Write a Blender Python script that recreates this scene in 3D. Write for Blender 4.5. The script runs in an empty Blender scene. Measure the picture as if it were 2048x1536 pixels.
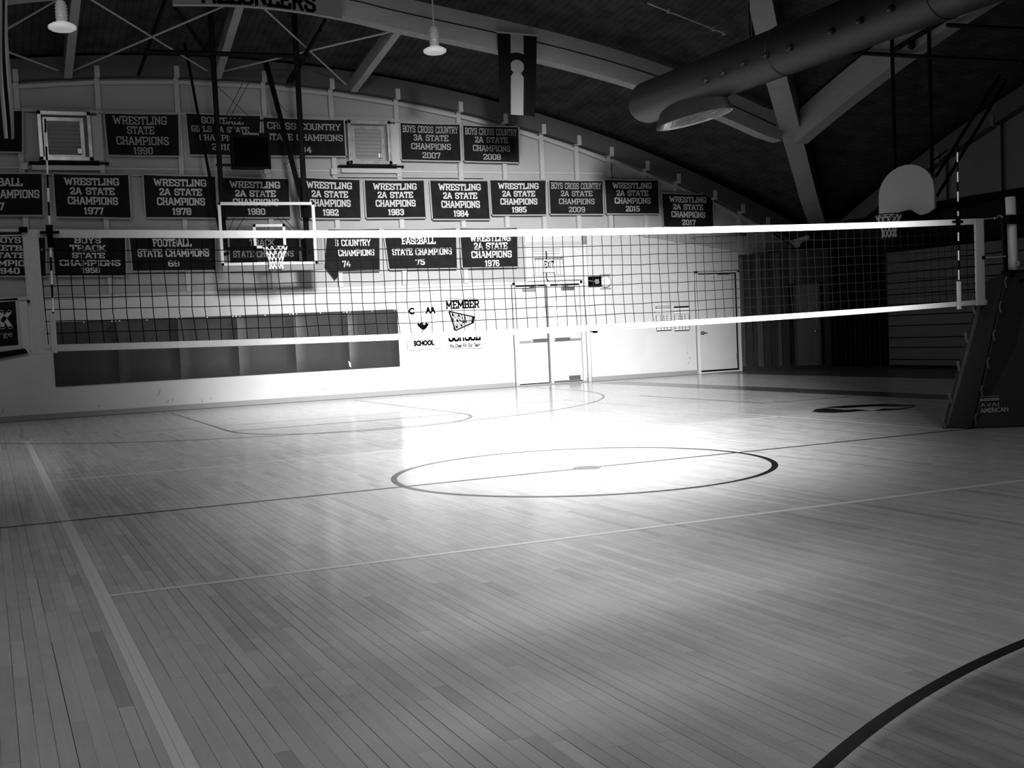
import bpy, bmesh, math, random
from mathutils import Vector, Matrix
random.seed(7)
S = bpy.context.scene
COL = S.collection

# ------------------------------------------------------------------ camera
CP = Vector((-5.0397, -9.4119, 1.3125))
YAW, PIT, ROL, FPX, CX, CY = 0.39987, -0.063151, -0.047877, 2307.83, 953.26, 808.68
F_ = Vector((math.sin(YAW)*math.cos(PIT), math.cos(YAW)*math.cos(PIT), math.sin(PIT)))
_r = F_.cross(Vector((0, 0, 1))).normalized(); _u = _r.cross(F_)
R_ = _r*math.cos(ROL) + _u*math.sin(ROL); U_ = -_r*math.sin(ROL) + _u*math.cos(ROL)
cam = bpy.data.objects.new('camera', bpy.data.cameras.new('camera'))
COL.objects.link(cam); S.camera = cam
M = Matrix((R_, U_, -F_)).transposed().to_4x4(); M.translation = CP
cam.matrix_world = M
cam.data.sensor_width = 36; cam.data.lens = 36*FPX/2048
cam.data.shift_x = (1024-CX)/2048; cam.data.shift_y = (CY-768)/2048
cam.data.clip_start = .05; cam.data.clip_end = 200

# ------------------------------------------------------------------ world, lights, exposure
w = bpy.data.worlds.new('world'); S.world = w; w.use_nodes = True
w.node_tree.nodes['Background'].inputs[0].default_value = (1, 1, 1, 1)
w.node_tree.nodes['Background'].inputs[1].default_value = 0.0
def area(name, loc, target, sx, sy, power):
    l = bpy.data.lights.new(name, 'AREA'); l.shape = 'RECTANGLE'; l.size = sx; l.size_y = sy; l.energy = power
    o = bpy.data.objects.new(name, l); COL.objects.link(o); o.location = loc
    o.rotation_euler = (Vector(target)-Vector(loc)).to_track_quat('-Z', 'Y').to_euler(); return o
area('ambient_area_light', (-3.5, -6.0, 7.0), (-3.5, -6.0, 0), 13, 9, 250)  # broad area light added overhead for the general ambient level
area('left_wall_fill', (-6.0, 4.0, 6.0), (-5.0, 13.0, 0.5), 5, 4, 215)  # area light added to brighten the left part of the end wall
# two added spots, above and behind the camera, make the bright patch (oval beams)
def patch_spot(loc, az, el, half, sx, power):
    l = bpy.data.lights.new('patch_spot', 'SPOT'); l.energy = power; l.spot_size = 2*half; l.spot_blend = 1.0; l.shadow_soft_size = .8
    o = bpy.data.objects.new('patch_spot', l); COL.objects.link(o); o.location = loc; o.scale = (sx, 1, 1)
    o.rotation_euler = Vector((math.sin(az)*math.cos(el), math.cos(az)*math.cos(el), math.sin(el))).to_track_quat('-Z', 'Y').to_euler()
SPL = (-3.772, -12.023, 5.703)
patch_spot(SPL, .336, -.233, .280, .925, 118000)
patch_spot(SPL, .214, -.290, .400, .551, 13000)
S.view_settings.view_transform = 'Standard'; S.view_settings.look = 'None'
S.view_settings.exposure = 0.0; S.view_settings.gamma = 1.0
S.view_settings.use_curve_mapping = False

# ------------------------------------------------------------------ helpers
def hit(u, v, ax, val):
    d = F_ + R_*((u-CX)/FPX) - U_*((v-CY)/FPX)
    t = (val-CP[ax])/d[ax]
    return CP + d*t
YW = 14.70
def W(u, v, y=YW): return hit(u, v, 1, y)
def FL(u, v): return hit(u, v, 2, 0)
def px(P):
    d = Vector(P)-CP; z = d.dot(F_)
    return CX+FPX*d.dot(R_)/z, CY-FPX*d.dot(U_)/z, z

def mat(name, g, rough=.6, spec=.3, noise=0, nscale=4, bump=0, metal=0, emit=0, stretch=None, coat=0):
    m = bpy.data.materials.new(name); m.use_nodes = True
    nt = m.node_tree; b = nt.nodes['Principled BSDF']
    b.inputs['Base Color'].default_value = (g, g, g, 1)
    b.inputs['Roughness'].default_value = rough; b.inputs['Specular IOR Level'].default_value = spec
    b.inputs['Metallic'].default_value = metal
    if coat: b.inputs['Coat Weight'].default_value = coat
    if emit:
        b.inputs['Emission Color'].default_value = (1, 1, 1, 1); b.inputs['Emission Strength'].default_value = emit
    if noise or bump:
        tc = nt.nodes.new('ShaderNodeTexCoord'); mp = nt.nodes.new('ShaderNodeMapping')
        nt.links.new(tc.outputs['Object'], mp.inputs['Vector'])
        if stretch: mp.inputs['Scale'].default_value = stretch
        n = nt.nodes.new('ShaderNodeTexNoise'); n.inputs['Scale'].default_value = nscale; n.inputs['Detail'].default_value = 6
        nt.links.new(mp.outputs[0], n.inputs['Vector'])
        if noise:
            r = nt.nodes.new('ShaderNodeMapRange'); r.inputs['From Min'].default_value = .3; r.inputs['From Max'].default_value = .7
            r.inputs['To Min'].default_value = g*(1-noise); r.inputs['To Max'].default_value = g*(1+noise)
            nt.links.new(n.outputs['Fac'], r.inputs['Value']); nt.links.new(r.outputs[0], b.inputs['Base Color'])
        if bump:
            bp = nt.nodes.new('ShaderNodeBump'); bp.inputs['Strength'].default_value = bump; bp.inputs['Distance'].default_value = .02
            nt.links.new(n.outputs['Fac'], bp.inputs['Height']); nt.links.new(bp.outputs[0], b.inputs['Normal'])
    return m
MT = dict(
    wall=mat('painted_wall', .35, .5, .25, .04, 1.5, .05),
    upanel=mat('fibreboard_panel', .22, .7, .2, .06, 1.2, .05),
    wood_white=mat('painted_wood', .27, .55, .3, .06, 3),
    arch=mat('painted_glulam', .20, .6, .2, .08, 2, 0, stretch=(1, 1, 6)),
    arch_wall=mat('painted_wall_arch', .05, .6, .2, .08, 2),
    base=mat('rubber_cove', .16, .5, .3),
    cloth=mat('banner_cloth', .009, .9, .02, .2, 5, .1),
    print=mat('banner_print', .33, .7, .2),
    print_dim=mat('banner_print_grey', .20, .7, .2),
    hem=mat('banner_hem', .20, .7, .2),
    black=mat('black_steel', .004, .6, .06),
    blackpaint=mat('black_paint', .003, .7, .04),
    mat=mat('vinyl_wall_pad', .013, .45, .2, .1, 2, .25),
    white=mat('white_paint', .75, .4, .4),
    webbing=mat('net_webbing', .42, .7, .2, .05, 30),
    cord=mat('net_cord', .003, .9, .0),
    hoopcord=mat('hoop_net_cord', .75, .8, .1),
    door=mat('door_paint', .34, .45, .35, .05, 2),
    door_trim=mat('door_frame_paint', .42, .45, .35),
    steel=mat('steel', .45, .35, .5, metal=.8),
    darksteel=mat('dark_bronze', .05, .4, .5),
    galv=mat('galvanised', .42, .3, .5, .25, 6, metal=.7),
    duct=mat('painted_duct', .011, .5, .35, .05, 1),
    curtain=mat('black_curtain', .010, .9, .1),
    boardw=mat('stained_board', .035, .6, .2, .3, 3, .1, stretch=(6, 6, .6)),
    boardw2=mat('stained_board_dark', .012, .6, .2, .3, 3, .1, stretch=(6, 6, .6)),
    bleach=mat('bleacher_wood', .045, .55, .25, .2, 3, .05, stretch=(6, .6, 6)),
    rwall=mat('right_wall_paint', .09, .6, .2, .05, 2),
    dark=mat('dark_recess', .012, .9, .1),
    perim=mat('perimeter_floor', .07, .35, .4, .1, 3),
    pad=mat('post_pad_vinyl', .022, .5, .35, .1, 4, .1),
    padblack=mat('post_pad_black', .012, .6, .25),
    tie=mat('hook_strap', .10, .8, .2),
    glassframe=mat('backboard_frame', .40, .4, .4),
    board=mat('fan_board_paint', .34, .4, .35),
    lampglass=mat('lamp_glow', .3, .4, .3, emit=.24),
    lamphouse=mat('lamp_housing', .22, .4, .4, emit=.03),
    paper=mat('poster_paper', .46, .5, .3),
    ink=mat('ink', .0015, .9, .0), greyink=mat('grey_ink', .13, .6, .2),
    flagd=mat('flag_dark', .005, .9, .02), flagl=mat('flag_light', .15, .8, .1), flagm=mat('flag_disc', .14, .8, .1),
    line_w=mat('white_court_line', .70, .25, .5), line_d=mat('black_court_line', .012, .22, .5), line_g=mat('grey_court_band', .10, .22, .5),
    sign=mat('sign_board', .11, .6, .2),
)
# clear backboard glass
m = bpy.data.materials.new('clear_glass'); m.use_nodes = True; nt = m.node_tree
gl = nt.nodes.new('ShaderNodeBsdfGlossy'); gl.inputs['Roughness'].default_value = .05
tr = nt.nodes.new('ShaderNodeBsdfTransparent'); mx = nt.nodes.new('ShaderNodeMixShader'); mx.inputs[0].default_value = .05
tr.inputs[0].default_value = (.93, .93, .93, 1)
nt.links.new(tr.outputs[0], mx.inputs[1]); nt.links.new(gl.outputs[0], mx.inputs[2])
nt.links.new(mx.outputs[0], nt.nodes['Material Output'].inputs[0]); MT['glass'] = m

# plank floor material: per-plank tone attribute, grain, stained patch in the near three-point area
def floor_mat(attr=True):
    m = bpy.data.materials.new('maple_floor' if attr else 'maple_floor_far'); m.use_nodes = True
    nt = m.node_tree; b = nt.nodes['Principled BSDF']; N = nt.nodes.new; L = nt.links.new
    geo = N('ShaderNodeNewGeometry')
    mp = N('ShaderNodeMapping'); mp.inputs['Scale'].default_value = (22, 1.6, 1); L(geo.outputs['Position'], mp.inputs[0])
    gr = N('ShaderNodeTexNoise'); gr.inputs['Scale'].default_value = 1.0; gr.inputs['Detail'].default_value = 8; gr.inputs['Distortion'].default_value = 1.2
    L(mp.outputs[0], gr.inputs['Vector'])
    bl = N('ShaderNodeTexNoise'); bl.inputs['Scale'].default_value = 5; bl.inputs['Detail'].default_value = 5; L(geo.outputs['Position'], bl.inputs['Vector'])
    def mr(src, a, c, lo=.3, hi=.7):
        r = N('ShaderNodeMapRange'); r.inputs['From Min'].default_value = lo; r.inputs['From Max'].default_value = hi
        r.inputs['To Min'].default_value = a; r.inputs['To Max'].default_value = c; L(src, r.inputs['Value']); return r.outputs[0]
    def mul(a, c):
        k = N('ShaderNodeMath'); k.operation = 'MULTIPLY'; L(a, k.inputs[0]); L(c, k.inputs[1]); return k.outputs[0]
    v = mul(mr(gr.outputs['Fac'], .94, 1.05), mr(bl.outputs['Fac'], .96, 1.04))
    if attr:
        at = N('ShaderNodeAttribute'); at.attribute_name = 'tone'; v = mul(v, at.outputs['Fac'])
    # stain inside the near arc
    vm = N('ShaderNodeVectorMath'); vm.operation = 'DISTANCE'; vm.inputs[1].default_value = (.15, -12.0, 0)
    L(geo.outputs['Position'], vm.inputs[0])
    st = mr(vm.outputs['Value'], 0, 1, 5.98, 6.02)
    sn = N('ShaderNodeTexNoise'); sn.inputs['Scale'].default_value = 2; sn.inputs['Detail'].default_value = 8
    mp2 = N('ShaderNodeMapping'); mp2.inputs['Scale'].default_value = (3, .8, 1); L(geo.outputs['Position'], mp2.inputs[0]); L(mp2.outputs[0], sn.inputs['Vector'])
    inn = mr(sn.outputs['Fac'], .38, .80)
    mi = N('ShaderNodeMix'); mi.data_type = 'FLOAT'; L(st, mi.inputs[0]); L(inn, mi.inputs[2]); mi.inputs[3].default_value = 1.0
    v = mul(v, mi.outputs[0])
    k = N('ShaderNodeMath'); k.operation = 'MULTIPLY'; k.inputs[1].default_value = .50; L(v, k.inputs[0])
    L(k.outputs[0], b.inputs['Base Color'])
    L(mr(bl.outputs['Fac'], .15, .19), b.inputs['Roughness'])
    b.inputs['Specular IOR Level'].default_value = .45
    bp = N('ShaderNodeBump'); bp.inputs['Strength'].default_value = .08; bp.inputs['Distance'].default_value = .004
    wv = N('ShaderNodeTexNoise'); wv.inputs['Scale'].default_value = 1; wv.inputs['Detail'].default_value = 3
    mp3 = N('ShaderNodeMapping'); mp3.inputs['Scale'].default_value = (18, 5, 1); L(geo.outputs['Position'], mp3.inputs[0]); L(mp3.outputs[0], wv.inputs['Vector'])
    L(wv.outputs['Fac'], bp.inputs['Height']); L(bp.outputs[0], b.inputs['Normal'])
    return m
MT['floor'] = floor_mat(True); MT['floor2'] = floor_mat(False)

# ceiling boards: dark wood with fine joints
def ceil_mat():
    m = bpy.data.materials.new('dark_board_ceiling'); m.use_nodes = True
    nt = m.node_tree; b = nt.nodes['Principled BSDF']; N = nt.nodes.new; L = nt.links.new
    uv = N('ShaderNodeAttribute'); uv.attribute_name = 'along'
    md = N('ShaderNodeMath'); md.operation = 'FRACT'
    sc = N('ShaderNodeMath'); sc.operation = 'MULTIPLY'; sc.inputs[1].default_value = 7.0
    L(uv.outputs['Fac'], sc.inputs[0]); L(sc.outputs[0], md.inputs[0])
    r = N('ShaderNodeMapRange'); r.inputs['From Min'].default_value = 0; r.inputs['From Max'].default_value = .16
    r.inputs['To Min'].default_value = .010; r.inputs['To Max'].default_value = .034; L(md.outputs[0], r.inputs['Value'])
    n = N('ShaderNodeTexNoise'); n.inputs['Scale'].default_value = 2.5; n.inputs['Detail'].default_value = 5
    g = N('ShaderNodeNewGeometry'); L(g.outputs['Position'], n.inputs['Vector'])
    r2 = N('ShaderNodeMapRange'); r2.inputs['From Min'].default_value = .3; r2.inputs['From Max'].default_value = .7
    r2.inputs['To Min'].default_value = .6; r2.inputs['To Max'].default_value = 1.3; L(n.outputs['Fac'], r2.inputs['Value'])
    k = N('ShaderNodeMath'); k.operation = 'MULTIPLY'; L(r.outputs[0], k.inputs[0]); L(r2.outputs[0], k.inputs[1])
    L(k.outputs[0], b.inputs['Base Color']); b.inputs['Roughness'].default_value = .8; b.inputs['Specular IOR Level'].default_value = .03
    return m
MT['ceil'] = ceil_mat()

class MB:
    def __init__(s): s.v = []; s.f = []
    def add(s, vs, fs):
        n = len(s.v); s.v += [tuple(p) for p in vs]; s.f += [tuple(i+n for i in f) for f in fs]; return s
    def box(s, x0, x1, y0, y1, z0, z1):
        return s.add([(x, y, z) for z in (z0, z1) for y in (y0, y1) for x in (x0, x1)],
                     [(0, 2, 3, 1), (4, 5, 7, 6), (0, 1, 5, 4), (2, 6, 7, 3), (0, 4, 6, 2), (1, 3, 7, 5)])
    def slab(s, q, off):
        """quad q (4 points) thickened by vector off"""
        q = [Vector(p) for p in q]; off = Vector(off)
        return s.add(q+[p+off for p in q], [(0, 1, 2, 3), (7, 6, 5, 4), (0, 4, 5, 1), (1, 5, 6, 2), (2, 6, 7, 3), (3, 7, 4, 0)])
    def poly(s, pts, off):
        n = len(pts); pts = [Vector(p) for p in pts]; off = Vector(off)
        return s.add(pts+[p+off for p in pts], [tuple(range(n)), tuple(range(2*n-1, n-1, -1))]+[(i, i+n, (i+1) % n+n, (i+1) % n) for i in range(n)])
    def bar(s, a, b, w, h, up=(0, 0, 1)):
        a = Vector(a); b = Vector(b); d = (b-a).normalized(); up = Vector(up)
        if abs(d.dot(up)) > .99: up = Vector((0, 1, 0))
        x = d.cross(up).normalized()*w/2; z = x.cross(d).normalized()*h/2
        return s.add([a-x-z, a+x-z, a+x+z, a-x+z, b-x-z, b+x-z, b+x+z, b-x+z],
                     [(0, 1, 2, 3), (7, 6, 5, 4), (0, 4, 5, 1), (1, 5, 6, 2), (2, 6, 7, 3), (3, 7, 4, 0)])
    def tube(s, pts, r, n=8, caps=True):
        pts = [Vector(p) for p in pts]; base = len(s.v); rs = r if isinstance(r, (list, tuple)) else [r]*len(pts)
        vs = []; fs = []; px_ = None
        for i, p in enumerate(pts):
            d = (pts[min(i+1, len(pts)-1)]-pts[max(i-1, 0)]).normalized()
            if px_ is None:
                u = Vector((0, 0, 1)) if abs(d.z) < .9 else Vector((0, 1, 0))
                px_ = d.cross(u).normalized()
            px_ = (px_-d*px_.dot(d)).normalized(); pz = px_.cross(d)
            vs += [p+(px_*math.cos(2*math.pi*k/n)+pz*math.sin(2*math.pi*k/n))*rs[i] for k in range(n)]
        for i in range(len(pts)-1):
            fs += [(i*n+k, i*n+(k+1) % n, (i+1)*n+(k+1) % n, (i+1)*n+k) for k in range(n)]
        if caps: fs += [tuple(range(n-1, -1, -1)), tuple(range((len(pts)-1)*n, len(pts)*n))]
        return s.add(vs, fs)
    def lathe(s, prof, c, n=24, axis='z'):
        c = Vector(c); vs = []; fs = []
        for r, h in prof:
            for k in range(n):
                a = 2*math.pi*k/n
                vs.append(c+(Vector((r*math.cos(a), r*math.sin(a), h)) if axis == 'z' else Vector((r*math.cos(a), h, r*math.sin(a)))))
        for i in range(len(prof)-1):
            fs += [(i*n+k, i*n+(k+1) % n, (i+1)*n+(k+1) % n, (i+1)*n+k) for k in range(n)]
        fs += [tuple(range(n)), tuple(range(len(prof)*n-1, (len(prof)-1)*n-1, -1))]
        return s.add(vs, fs)
    def torus(s, c, R, r, n=28, m=8, ax=(0, 0, 1)):
        c = Vector(c); q = Vector((0, 0, 1)).rotation_difference(Vector(ax)); pts = []
        for k in range(n):
            a = 2*math.pi*k/n; o = Vector((math.cos(a), math.sin(a), 0))
            for j in range(m):
                b = 2*math.pi*j/m; pts.append(c+q @ (o*(R+r*math.cos(b))+Vector((0, 0, r*math.sin(b)))))
        return s.add(pts, [(k*m+j, ((k+1) % n)*m+j, ((k+1) % n)*m+(j+1) % m, k*m+(j+1) % m) for k in range(n) for j in range(m)])
    def build(s, name, m, parent=None, bevel=0, smooth=False, kind=None):
        me = bpy.data.meshes.new(name); me.from_pydata(s.v, [], s.f); me.update()
        bm = bmesh.new(); bm.from_mesh(me)
        bmesh.ops.recalc_face_normals(bm, faces=bm.faces)
        if bevel: bmesh.ops.bevel(bm, geom=bm.edges[:], offset=bevel, segments=2, affect='EDGES', profile=.5)
        bm.to_mesh(me); bm.free()
        if smooth:
            for p in me.polygons: p.use_smooth = True
        me.materials.append(MT[m] if isinstance(m, str) else m)
        o = bpy.data.objects.new(name, me); COL.objects.link(o)
        if parent:
            o.parent = parent; o.matrix_parent_inverse = parent.matrix_basis.inverted()
        if kind: o['kind'] = kind
        return o
def tag(o, label, cat, group=None, kind=None):
    o['label'] = label; o['category'] = cat
    if group: o['group'] = group
    if kind: o['kind'] = kind
    return o
def thing(name, label, cat, loc, group=None):
    o = bpy.data.objects.new(name, None); COL.objects.link(o); o.location = loc; o.empty_display_size = .1
    return tag(o, label, cat, group)
def struct(name, label=None):
    o = bpy.data.objects.new(name, None); COL.objects.link(o); o['kind'] = 'structure'
    if label: o['label'] = label
    return o

# ------------------------------------------------------------------ block lettering (stroke glyphs)
G = {
 'A': (5.4, [[(.7, .4), (2.4, 6.5), (3.0, 6.5), (4.7, .4)], [(1.5, 2.3), (3.9, 2.3)]], [(.7, 0), (4.7, 0)]),
 'B': (5, [[(1.2, .5), (1.2, 6.5)], [(.3, 6.5), (3.5, 6.5), (4.3, 5.8), (4.3, 4.3), (3.5, 3.6), (1.2, 3.6)], [(3.5, 3.6), (4.4, 2.8), (4.4, 1.3), (3.5, .5), (.3, .5)]], []),
 'C': (5, [[(4.4, 4.9), (4.4, 5.8), (3.7, 6.5), (1.5, 6.5), (.8, 5.8), (.8, 1.2), (1.5, .5), (3.7, .5), (4.4, 1.2), (4.4, 2.1)]], []),
 'D': (5, [[(1.3, .5), (1.3, 6.5)], [(.3, 6.5), (3.5, 6.5), (4.4, 5.6), (4.4, 1.4), (3.5, .5), (.3, .5)]], []),
 'E': (4.8, [[(1.2, .5), (1.2, 6.5)], [(.3, 6.5), (4.3, 6.5), (4.3, 5.2)], [(1.2, 3.5), (3.3, 3.5)], [(.3, .5), (4.3, .5), (4.3, 1.8)]], []),
 'F': (4.7, [[(1.2, .4), (1.2, 6.5)], [(.3, 6.5), (4.3, 6.5), (4.3, 5.2)], [(1.2, 3.5), (3.3, 3.5)]], [(1.2, 0)]),
 'G': (5, [[(4.4, 5.1), (4.4, 5.8), (3.7, 6.5), (1.5, 6.5), (.8, 5.8), (.8, 1.2), (1.5, .5), (3.7, .5), (4.4, 1.2), (4.4, 3.1), (2.8, 3.1)]], []),
 'H': (5.2, [[(1.1, .4), (1.1, 6.6)], [(4.1, .4), (4.1, 6.6)], [(1.1, 3.5), (4.1, 3.5)]], [(1.1, 0), (4.1, 0), (1.1, 6.7), (4.1, 6.7)]),
 'I': (2.4, [[(1.2, .4), (1.2, 6.6)]], [(1.2, 0), (1.2, 6.7)]),
 'K': (5.2, [[(1.1, .4), (1.1, 6.6)], [(4.3, 6.4), (1.4, 3.2)], [(2.2, 3.9), (4.4, .5)]], [(1.1, 0), (1.1, 6.7), (4.4, 0), (4.3, 6.7)]),
 'L': (4.6, [[(1.2, 6.6), (1.2, .5)], [(.3, .5), (4.2, .5), (4.2, 2.0)]], [(1.2, 6.7)]),
 'M': (6.4, [[(1.1, .4), (1.1, 6.4), (3.2, 2.2), (5.3, 6.4), (5.3, .4)]], [(1.1, 0), (5.3, 0), (.9, 6.7), (5.5, 6.7)]),
 'N': (5.4, [[(1.1, .4), (1.1, 6.4), (4.3, .8), (4.3, 6.6)]], [(1.1, 0), (.9, 6.7), (4.3, 6.7)]),
 'O': (5, [[(.8, 1.2), (.8, 5.8), (1.5, 6.5), (3.6, 6.5), (4.3, 5.8), (4.3, 1.2), (3.6, .5), (1.5, .5), (.8, 1.2)]], []),
 'P': (4.9, [[(1.2, .4), (1.2, 6.5)], [(.3, 6.5), (3.5, 6.5), (4.3, 5.8), (4.3, 3.7), (3.5, 3.0), (1.2, 3.0)]], [(1.2, 0)]),
 'R': (5.2, [[(1.2, .4), (1.2, 6.5)], [(.3, 6.5), (3.5, 6.5), (4.3, 5.8), (4.3, 4.0), (3.5, 3.3), (1.2, 3.3)], [(3.0, 3.3), (4.4, .4)]], [(1.2, 0), (4.4, 0)]),
 'S': (4.9, [[(4.2, 4.9), (4.2, 5.8), (3.5, 6.5), (1.5, 6.5), (.8, 5.8), (.8, 4.5), (1.5, 3.8), (3.5, 3.2), (4.2, 2.5), (4.2, 1.2), (3.5, .5), (1.5, .5), (.8, 1.2), (.8, 2.1)]], []),
 'T': (4.8, [[(2.4, .4), (2.4, 6.5)], [(.5, 5.2), (.5, 6.5), (4.3, 6.5), (4.3, 5.2)]], [(2.4, 0)]),
 'U': (5.2, [[(1.0, 6.6), (1.0, 1.2), (1.7, .5), (3.5, .5), (4.2, 1.2), (4.2, 6.6)]], [(1.0, 6.7), (4.2, 6.7)]),
 'V': (5.2, [[(.9, 6.5), (2.6, .4), (4.3, 6.5)]], [(.9, 6.7), (4.3, 6.7)]),
 'W': (7.2, [[(.9, 6.5), (2.2, .5), (3.6, 5.4), (5.0, .5), (6.3, 6.5)]], [(.9, 6.7), (6.3, 6.7)]),
 'X': (5.2, [[(.9, .4), (4.3, 6.5)], [(.9, 6.5), (4.3, .4)]], [(.9, 0), (4.3, 0), (.9, 6.7), (4.3, 6.7)]),
 'Y': (5.2, [[(.8, 6.5), (2.6, 3.2), (2.6, .4)], [(4.4, 6.5), (2.6, 3.2)]], [(.8, 6.7), (4.4, 6.7), (2.6, 0)]),
 '0': (4.6, [[(.8, 1.2), (.8, 5.8), (1.5, 6.5), (3.1, 6.5), (3.8, 5.8), (3.8, 1.2), (3.1, .5), (1.5, .5), (.8, 1.2)]], []),
 '1': (3.2, [[(.8, 5.4), (1.7, 6.5), (1.7, .4)]], [(1.7, 0)]),
 '2': (4.6, [[(.8, 5.0), (.8, 5.8), (1.5, 6.5), (3.1, 6.5), (3.8, 5.8), (3.8, 4.4), (.9, 1.3), (.9, .5), (3.9, .5), (3.9, 1.5)]], []),
 '3': (4.6, [[(.8, 5.4), (1.5, 6.5), (3.1, 6.5), (3.8, 5.8), (3.8, 4.3), (3.1, 3.6), (1.9, 3.6)], [(3.1, 3.6), (3.8, 2.8), (3.8, 1.2), (3.1, .5), (1.5, .5), (.8, 1.5)]], []),
 '4': (4.8, [[(3.0, .4), (3.0, 6.5), (.7, 2.3), (4.3, 2.3)]], [(3.0, 0)]),
 '5': (4.6, [[(3.8, 6.5), (1.0, 6.5), (1.0, 3.9), (3.1, 3.9), (3.8, 3.2), (3.8, 1.2), (3.1, .5), (1.5, .5), (.8, 1.5)]], []),
 '6': (4.6, [[(3.7, 5.6), (3.1, 6.5), (1.5, 6.5), (.8, 5.8), (.8, 1.2), (1.5, .5), (3.1, .5), (3.8, 1.2), (3.8, 3.0), (3.1, 3.7), (.9, 3.7)]], []),
 '7': (4.4, [[(.7, 5.4), (.7, 6.5), (3.8, 6.5), (1.9, .3)]], []),
 '8': (4.6, [[(1.5, 3.6), (.8, 4.3), (.8, 5.8), (1.5, 6.5), (3.1, 6.5), (3.8, 5.8), (3.8, 4.3), (3.1, 3.6), (1.5, 3.6), (.8, 2.9), (.8, 1.2), (1.5, .5), (3.1, .5), (3.8, 1.2), (3.8, 2.9), (3.1, 3.6)]], []),
 '9': (4.6, [[(.9, 1.4), (1.5, .5), (3.1, .5), (3.8, 1.2), (3.8, 5.8), (3.1, 6.5), (1.5, 6.5), (.8, 5.8), (.8, 4.0), (1.5, 3.3), (3.7, 3.3)]], []),
 ' ': (3.2, [], []),
}
def text_quads(txt, x0, x1, yb, yt, sw=1.15, serif=True):
    """quads of the lettering filling x0..x1, yb..yt in 2D"""
    W_ = sum(G[c][0] for c in txt); sx = (x1-x0)/W_; sy = (yt-yb)/7.0; out = []; cx = 0
    for c in txt:
        gw, lines, ser = G[c]
        for ln in lines:
            for (ax, ay), (bx, by) in zip(ln[:-1], ln[1:]):
                d = Vector((bx-ax, by-ay)); l = d.length or 1; d /= l; n = Vector((-d.y, d.x))*sw/2; e = d*sw*.38
                q = [(ax-e.x-n.x, ay-e.y-n.y), (bx+e.x-n.x, by+e.y-n.y), (bx+e.x+n.x, by+e.y+n.y), (ax-e.x+n.x, ay-e.y+n.y)]
                out.append([(x0+(cx+p[0])*sx, yb+p[1]*sy) for p in q])
        if serif:
            for px0, py0 in ser:
                ya = py0 if py0 < 3 else py0-.35
                out.append([(x0+(cx+px0-1.0)*sx, yb+ya*sy), (x0+(cx+px0+1.0)*sx, yb+ya*sy), (x0+(cx+px0+1.0)*sx, yb+(ya+.65)*sy), (x0+(cx+px0-1.0)*sx, yb+(ya+.65)*sy)])
        cx += gw
    return out
def sans(name, txt, size, loc, mt, parent, width=None, xdir=(1, 0, 0), up=(0, 0, 1), shear=0, bold=.0, depth=.001):
    """lettering with Blender's built-in face, as mesh, centred at loc"""
    c = bpy.data.curves.new(name, 'FONT'); c.body = txt; c.size = size; c.align_x = 'CENTER'; c.align_y = 'CENTER'
    c.shear = shear; c.offset = bold; c.extrude = depth; c.resolution_u = 3
    t = bpy.data.objects.new(name, c); COL.objects.link(t); bpy.context.view_layer.update()
    me = bpy.data.meshes.new_from_object(t.evaluated_get(bpy.context.evaluated_depsgraph_get()))
    bpy.data.objects.remove(t)
    X = Vector(xdir).normalized(); U = Vector(up).normalized(); Nn = X.cross(U)
    wd = max(v.co.x for v in me.vertices)-min(v.co.x for v in me.vertices); k = width/wd if width else 1
    for v in me.vertices:
        p = v.co.copy(); v.co = Vector(loc)+X*p.x*k+U*p.y+Nn*p.z
    me.materials.clear(); me.materials.append(MT[mt])
    o = bpy.data.objects.new(name, me); COL.objects.link(o)
    if parent: o.parent = parent; o.matrix_parent_inverse = parent.matrix_basis.inverted()
    return o

# ================================================================== FLOOR
floor = struct('floor', 'light maple strip gym floor')
XF0, XF1, YF0, YF1 = -8.0, 11.45, -9.0, 14.38
PW = .0572
MB().box(-16, 16, -15, 15.6, -.25, -.02).build('subfloor', 'base', floor)
mb = MB(); mb.box(-15.9, XF0, -14.7, 14.38, -.02, -.0005); mb.box(XF0, XF1, -14.7, YF0, -.02, -.0005)
mb.build('far_boards', 'floor2', floor)
mb = MB(); mb.box(XF1+.01, 15.9, -14.7, 15.4, -.02, 0); mb.box(-15.9, XF1, 14.39, 14.7, -.02, 0)
mb.build('perimeter_strip', 'perim', floor)
planks = []
x = XF0; i = 0
while x < XF1-.01:
    y = YF0-random.random()*.8; sg = random.choice((.0004, .0006, .0010, .0014, .0022))
    while y < YF1:
        l = random.choice((.35, .5, .65, .8, 1.0, 1.25, 1.5)); y1 = min(y+l, YF1); y0 = max(y, YF0)
        if y1-y0 > .05:
            gap = sg*random.choice((.5, 1, 1, 1.3)); tone = random.gauss(1.0, .055)
            if random.random() < .04: tone -= .18
            planks.append((x, min(x+PW, XF1), y0, y1, gap, max(.65, min(1.18, tone)), random.uniform(-.0004, 0)))
        y = y1
    x += PW
def parea(p):
    c = [(p[0], p[2], 0), (p[1], p[2], 0), (p[1], p[3], 0), (p[0], p[3], 0)]; q = []
    for k in c:
        u, v, z = px(k)
        if z < .5: return 0
        q.append((max(0, min(2048, u)), max(0, min(1536, v))))
    return abs(sum(q[a][0]*q[(a+1) % 4][1]-q[(a+1) % 4][0]*q[a][1] for a in range(4)))/2
planks.sort(key=parea, reverse=True)
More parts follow.
